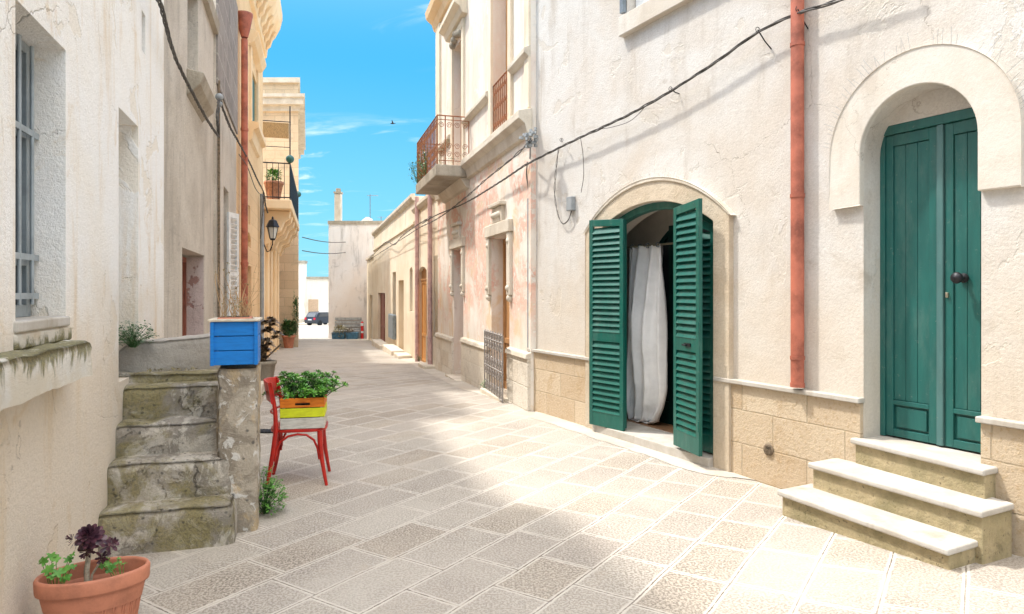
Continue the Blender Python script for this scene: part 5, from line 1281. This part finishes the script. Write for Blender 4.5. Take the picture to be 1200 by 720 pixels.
c = L4.p(G41 + .35, 3.96, .25); q = MB(); q.lathe(c, [(.16, 0), (.24, .42), (.26, .43), (.26, .5), (.22, .5), (.21, .42), (.001, .42)], 20); q.build('pot', 'terracotta_old', t)
q = MB(); leaf_blob(q, (c.x, c.y, c.z + .66), .24, .24, .22, 260, .10); q.build('plant', 'leaf_green', t)
# wispy plants on the rusty balcony
q = MB(); s_ = MB()
for i in range(60):
    b = R2.p(bs1 - random.uniform(0, 1.3), 3.70, bo - random.uniform(0, .12)); tip = b + R2.n * random.uniform(-.02, .16) + Vector((random.gauss(0, .05), random.gauss(0, .08), random.uniform(.05, .5)))
    s_.tube([b, tip], .003, 4, cap=False)
    for k in range(6): leaf(q, b.lerp(tip, random.uniform(.4, 1)) + Vector((random.gauss(0, .03), random.gauss(0, .03), random.gauss(0, .03))), (random.gauss(0, 1), random.gauss(0, 1), random.gauss(0, .6)), .045, .025)
t = thing('balcony_weeds', 'wispy green weeds growing through the rusty balcony railing', 'plant', R2.p(bs1 - .6, 3.69, bo - .05)); q.build('leaves', 'leaf_weed', t); s_.build('stems', 'leaf_dark', t)
q = MB()
for i in range(50): leaf(q, R2.p(random.uniform(bs0 + .05, bs0 + .2), 3.69, random.uniform(.15, bo - .05)) + Vector((0, 0, random.uniform(0, .16))), (random.gauss(0, 1), random.gauss(0, 1), random.random()), .05, .02)
tag(q.build('balcony_grass', 'leaf_weed'), 'tuft of grass on the near end of the rusty balcony slab', 'plant')
weed('weed', 'green weed growing at the foot of the folded iron grille', (gB.x, gB.y, 0), .06, .20, 22, 'leaf_weed', .03)
weed('weed', 'tiny weed by the orange door of the low house', tuple(R2.px(491, 424, .12)), .07, .22, 16, 'leaf_weed', .04)

# ------------------------------------------------------------------ lantern
t = thing('wall_lantern', 'black iron wall lantern on a curved arm, fixed to the ochre house', 'street lamp', L4.px(305, 283, 0))
sL = m_(305.5); zL = L4.z(305, 283); q = MB(); L4.box(q, sL - .09, sL + .09, zL - .12, zL + .22, .0, .07); q.build('wall_box', 'grey_pipe', t, bevel=.01)
lc = Vector(((319.5 - 600) / 800 * 17.3, 17.3, 0)); zt_ = EYE - (255 - HY) / 800 * 17.3; zb_ = EYE - (282 - HY) / 800 * 17.3
p0 = L4.p(sL, zL, .05); q = MB(); low = Vector((lc.x, lc.y, zb_))
q.tube([p0, p0 + Vector((.05, 0, -.12)), p0.lerp(low, .45) + Vector((0, 0, -.27)), p0.lerp(low, .75) + Vector((0, 0, -.25)), low + Vector((.0, 0, -.10)), low], .014, 8); q.build('arm', 'black_iron', t)
q = MB(); hh_ = zt_ - zb_
q.lathe((lc.x, lc.y, zb_), [(.02, 0), (.06, .01), (.075, .05)], 6, smooth=False); q.lathe((lc.x, lc.y, zb_), [(.175, hh_ * .58), (.17, hh_ * .60), (.10, hh_ * .86), (.03, hh_ * .92), (.025, hh_), (.001, hh_ + .03)], 6, smooth=False)
q.lathe((lc.x, lc.y, zb_), [(.175, hh_ * .58), (.13, hh_ * .56)], 6, smooth=False)
for k in range(6):
    a = math.pi * k / 3; q.tube([(lc.x + .075 * math.cos(a), lc.y + .075 * math.sin(a), zb_ + .05), (lc.x + .14 * math.cos(a), lc.y + .14 * math.sin(a), zb_ + hh_ * .58)], .008, 5)
q.build('lantern_frame', 'black_iron', t)
q = MB(); q.lathe((lc.x, lc.y, zb_), [(.068, .05), (.132, hh_ * .57)], 6, smooth=False); q.build('glass', 'lamp_glass', t)

# ------------------------------------------------------------------ cables
def cable(pts, name, label, r=.012, strands=3, tw=14, sub=14):
    """bundle of twisted strands through the given points (Catmull-Rom)"""
    P = [Vector(p) for p in pts]; P = [P[0] * 2 - P[1]] + P + [P[-1] * 2 - P[-2]]; path = []
    for i in range(1, len(P) - 2):
        for k in range(sub):
            t = k / sub; a, b, c, d = P[i - 1:i + 3]
            path.append(.5 * ((2 * b) + (-a + c) * t + (2 * a - 5 * b + 4 * c - d) * t * t + (-a + 3 * b - 3 * c + d) * t ** 3))
    path.append(P[-2]); mb = MB(); ln = 0
    L_ = [0]
    for i in range(1, len(path)): L_.append(L_[-1] + (path[i] - path[i - 1]).length)
    for s__ in range(strands):
        q = []
        for i, p in enumerate(path):
            a = L_[i] * tw + s__ * 2 * math.pi / strands; d = (path[min(i + 1, len(path) - 1)] - path[max(i - 1, 0)]).normalized(); e1 = d.cross(Vector((0, 0, 1))).normalized() if abs(d.z) < .98 else Vector((1, 0, 0)); e2 = d.cross(e1)
            w_ = r * (.9 + .8 * mn.noise(Vector((L_[i] * 1.3, s__ * 5, 0)))); q.append(p + (e1 * math.cos(a) + e2 * math.sin(a)) * w_ * (1 if strands > 1 else 0))
        mb.tube(q, r * .62 if strands > 1 else r, 6)
    return tag(mb.build(name, 'cable_rubber'), label, 'cable')
pr = [(1062, -28), (985, 0), (935, 16), (888, 38), (840, 72), (786, 107), (740, 133), (700, 152), (658, 172), (636, 183)]
cable([R1.px(x, y, .09) for x, y in pr] + [R2.px(612, 196, .10), R2.px(585, 214, .1), R2.px(545, 238, .12), R2.px(510, 253, .14), R2.px(495, 262, .12)], 'wall_cable', 'thick dark cable bundle strung along the cream house wall above the shuttered bay', .0095, 3, 9)
cable([R2.px(x, y, .16) for x, y in ((623, 164), (600, 186), (570, 210), (545, 232), (515, 255), (490, 268), (470, 281), (440, 300), (432, 306))], 'wall_cable', 'upper twisted cable running down the lane from the pink house to the far row', .010, 2, 7)
cable([R2.px(x, y, .12) for x, y in ((505, 254), (492, 262), (480, 270), (470, 278), (462, 287), (452, 284), (440, 296), (433, 302))], 'wall_cable', 'slack looping cable along the low houses at the far right', .012, 2, 5)
cable([R1.px(655, 172, .06), R1.px(652, 195, .05), R1.px(650, 225, .04), R1.px(653, 248, .04), R1.px(659, 262, .04), R1.px(666, 258, .04), R1.px(670, 246, .04)], 'hanging_wire', 'dangling wire looping down to the small grey box on the cream wall', .006, 2, 20)
cable([R1.px(680, 160, .06), R1.px(683, 180, .05), R1.px(684, 205, .04), R1.px(681, 226, .04)], 'hanging_wire', 'short loose wire end hanging beside the looping one on the cream wall', .004, 1)
cable([R1.px(618, 190, .08), R1.px(617, 205, .05), R1.px(619, 220, .04), R1.px(620, 234, .03)], 'hanging_wire', 'short wire entering the top of the grey conduit', .008, 1)
cable([R1.px(760, 121, .08), R1.px(740, 141, .07), R1.px(718, 149, .07), R1.px(700, 152, .08)], 'hanging_wire', 'thin slack wire just under the thick cable bundle', .003, 1)
q = MB()
for x, y, dx, dy in ((888, 38, 16, 20), (935, 14, 12, 20), (786, 107, 10, 3), (658, 166, 0, -1)):
    a = R1.px(x, y - 3, .10); b = R1.px(x + dx, y + dy, .0); q.tube([a, a.lerp(b, .5) + Vector((0, 0, -.01)), b], .005, 6)
    q.tube([R1.px(x, y, .09) + Vector((.0, 0, .018)) + (R1.u * math.cos(k) * .0 + R1.n * math.cos(k) + Vector((0, 0, math.sin(k)))) * .022 for k in [i * .7 for i in range(10)]], .003, 5)
tag(q.build('cable_hooks', 'black_iron'), 'bent iron hooks holding the thick cable bundle on the cream wall', 'hooks')
q = MB(); c = R2.px(622, 162, .14)
for i in range(26): d = Vector((random.gauss(0, .05), random.gauss(0, .05), random.gauss(0, .05))); q.obox(c + d, (random.random(), 1, 0), (1, -random.random(), .2), (0, .2, 1), .028, .012, .016)
q.tube([R1.px(625, 172, .0), R1.px(629, 152, .12)], .008, 6); q.tube([c, R1.px(621, 186, .08)], .010, 6)
tag(q.build('cable_junction', 'grey_pipe'), 'clump of grey connectors where the cables meet at the pink house corner', 'connector')
# left side cables
pl_ = [(176, -20), (190, 12), (199, 48), (209, 76), (225, 108), (240, 136), (250, 152), (256, 160)]
cable([L1.px(x, y, .10) for x, y in pl_], 'wall_cable', 'thick twisted cable bundle crossing the grey house from the upper left', .011, 4, 16)
cable([L1.px(256, 158, .10), L1.px(255, 140, .10), L1.px(257, 116, .10), L1.px(262, 130, .10), L1.px(270, 150, .12), L1.px(280, 168, .15), L4.px(292, 190, .12), L4.px(302, 212, .15), L4.px(309, 226, .15), L4.px(311, 240, .15), L4.px(314, 250, .2)], 'wall_cable', 'twisted cable running from the stone house hook down to the lantern', .013, 3, 12)
cable([L4.px(309, 226, .15), L4.px(308, 250, .12), L4.px(306, 268, .08), L4.px(305, 280, .06)], 'hanging_wire', 'wire dropping from the cable to the lantern wall box', .014, 2, 9)
cable([L4.px(280, 181, .14), L4.px(290, 196, .14), L4.px(300, 222, .12), L4.px(310, 232, .12)], 'hanging_wire', 'thin slack wire under the cable on the ochre house', .008, 1)
q = MB(); c = L1.px(257, 114, .10); q.tube([L1.px(259, 116, 0), c], .012, 6); q.sphere(c, .05, 8); q.sphere(c + Vector((0, 0, -.09)), .04, 8)
tag(q.build('cable_insulator', 'grey_pipe'), 'grey insulator hook on the dark block wall', 'insulator')
for a, b, l_ in (((x6, Y6 + .5, EYE - (277 - HY) / 800 * Y6), (xe(405), YE - .03, ze(284)), 'upper wire crossing the sky between jutting house and end house'), ((x6, Y6 + .5, EYE - (293 - HY) / 800 * Y6), (xe(405), YE - .03, ze(296)), 'lower wire crossing the sky between jutting house and end house')):
    a, b = Vector(a), Vector(b); cable([a.lerp(b, t) - Vector((0, 0, .35 * t * (1 - t))) for t in (0, .25, .5, .75, 1)], 'overhead_wire', l_, .018, 1)

# ------------------------------------------------------------------ a swallow high above the lane
q = MB(); c = Vector(((460.5 - 600) / 800 * 22, 22, EYE - (145 - HY) / 800 * 22))
q.tube([c + Vector((-.09, 0, .0)), c + Vector((-.05, 0, .005)), c, c + Vector((.05, 0, .0)), c + Vector((.09, 0, .0))], [.004, .02, .022, .012, .004], 8)
q.hexa([c + Vector(v) for v in ((-.03, 0, .0), (.03, 0, .0), (.02, .0, .003), (-.02, .0, .003), (-.02, -.13, .07), (.0, -.16, .075), (.0, -.16, .078), (-.02, -.13, .073))])
q.hexa([c + Vector(v) for v in ((-.03, 0, .0), (.03, 0, .0), (.02, .0, .003), (-.02, .0, .003), (-.02, .13, .05), (.0, .16, .055), (.0, .16, .058), (-.02, .13, .053))])
tag(q.build('bird', 'bird_dark'), 'small dark bird flying in the blue sky beside the balcony', 'bird')

q = MB(); q.box(-2.85, -2.50, 7.22, 7.40, .004, .012)
for k in range(9): q.box(-2.84 + k * .037, -2.822 + k * .037, 7.235, 7.385, .012, .017)
tag(q.build('drain_grate', 'black_iron'), 'small dark iron drain grate in the paving between the pillar and the chair', 'drain')
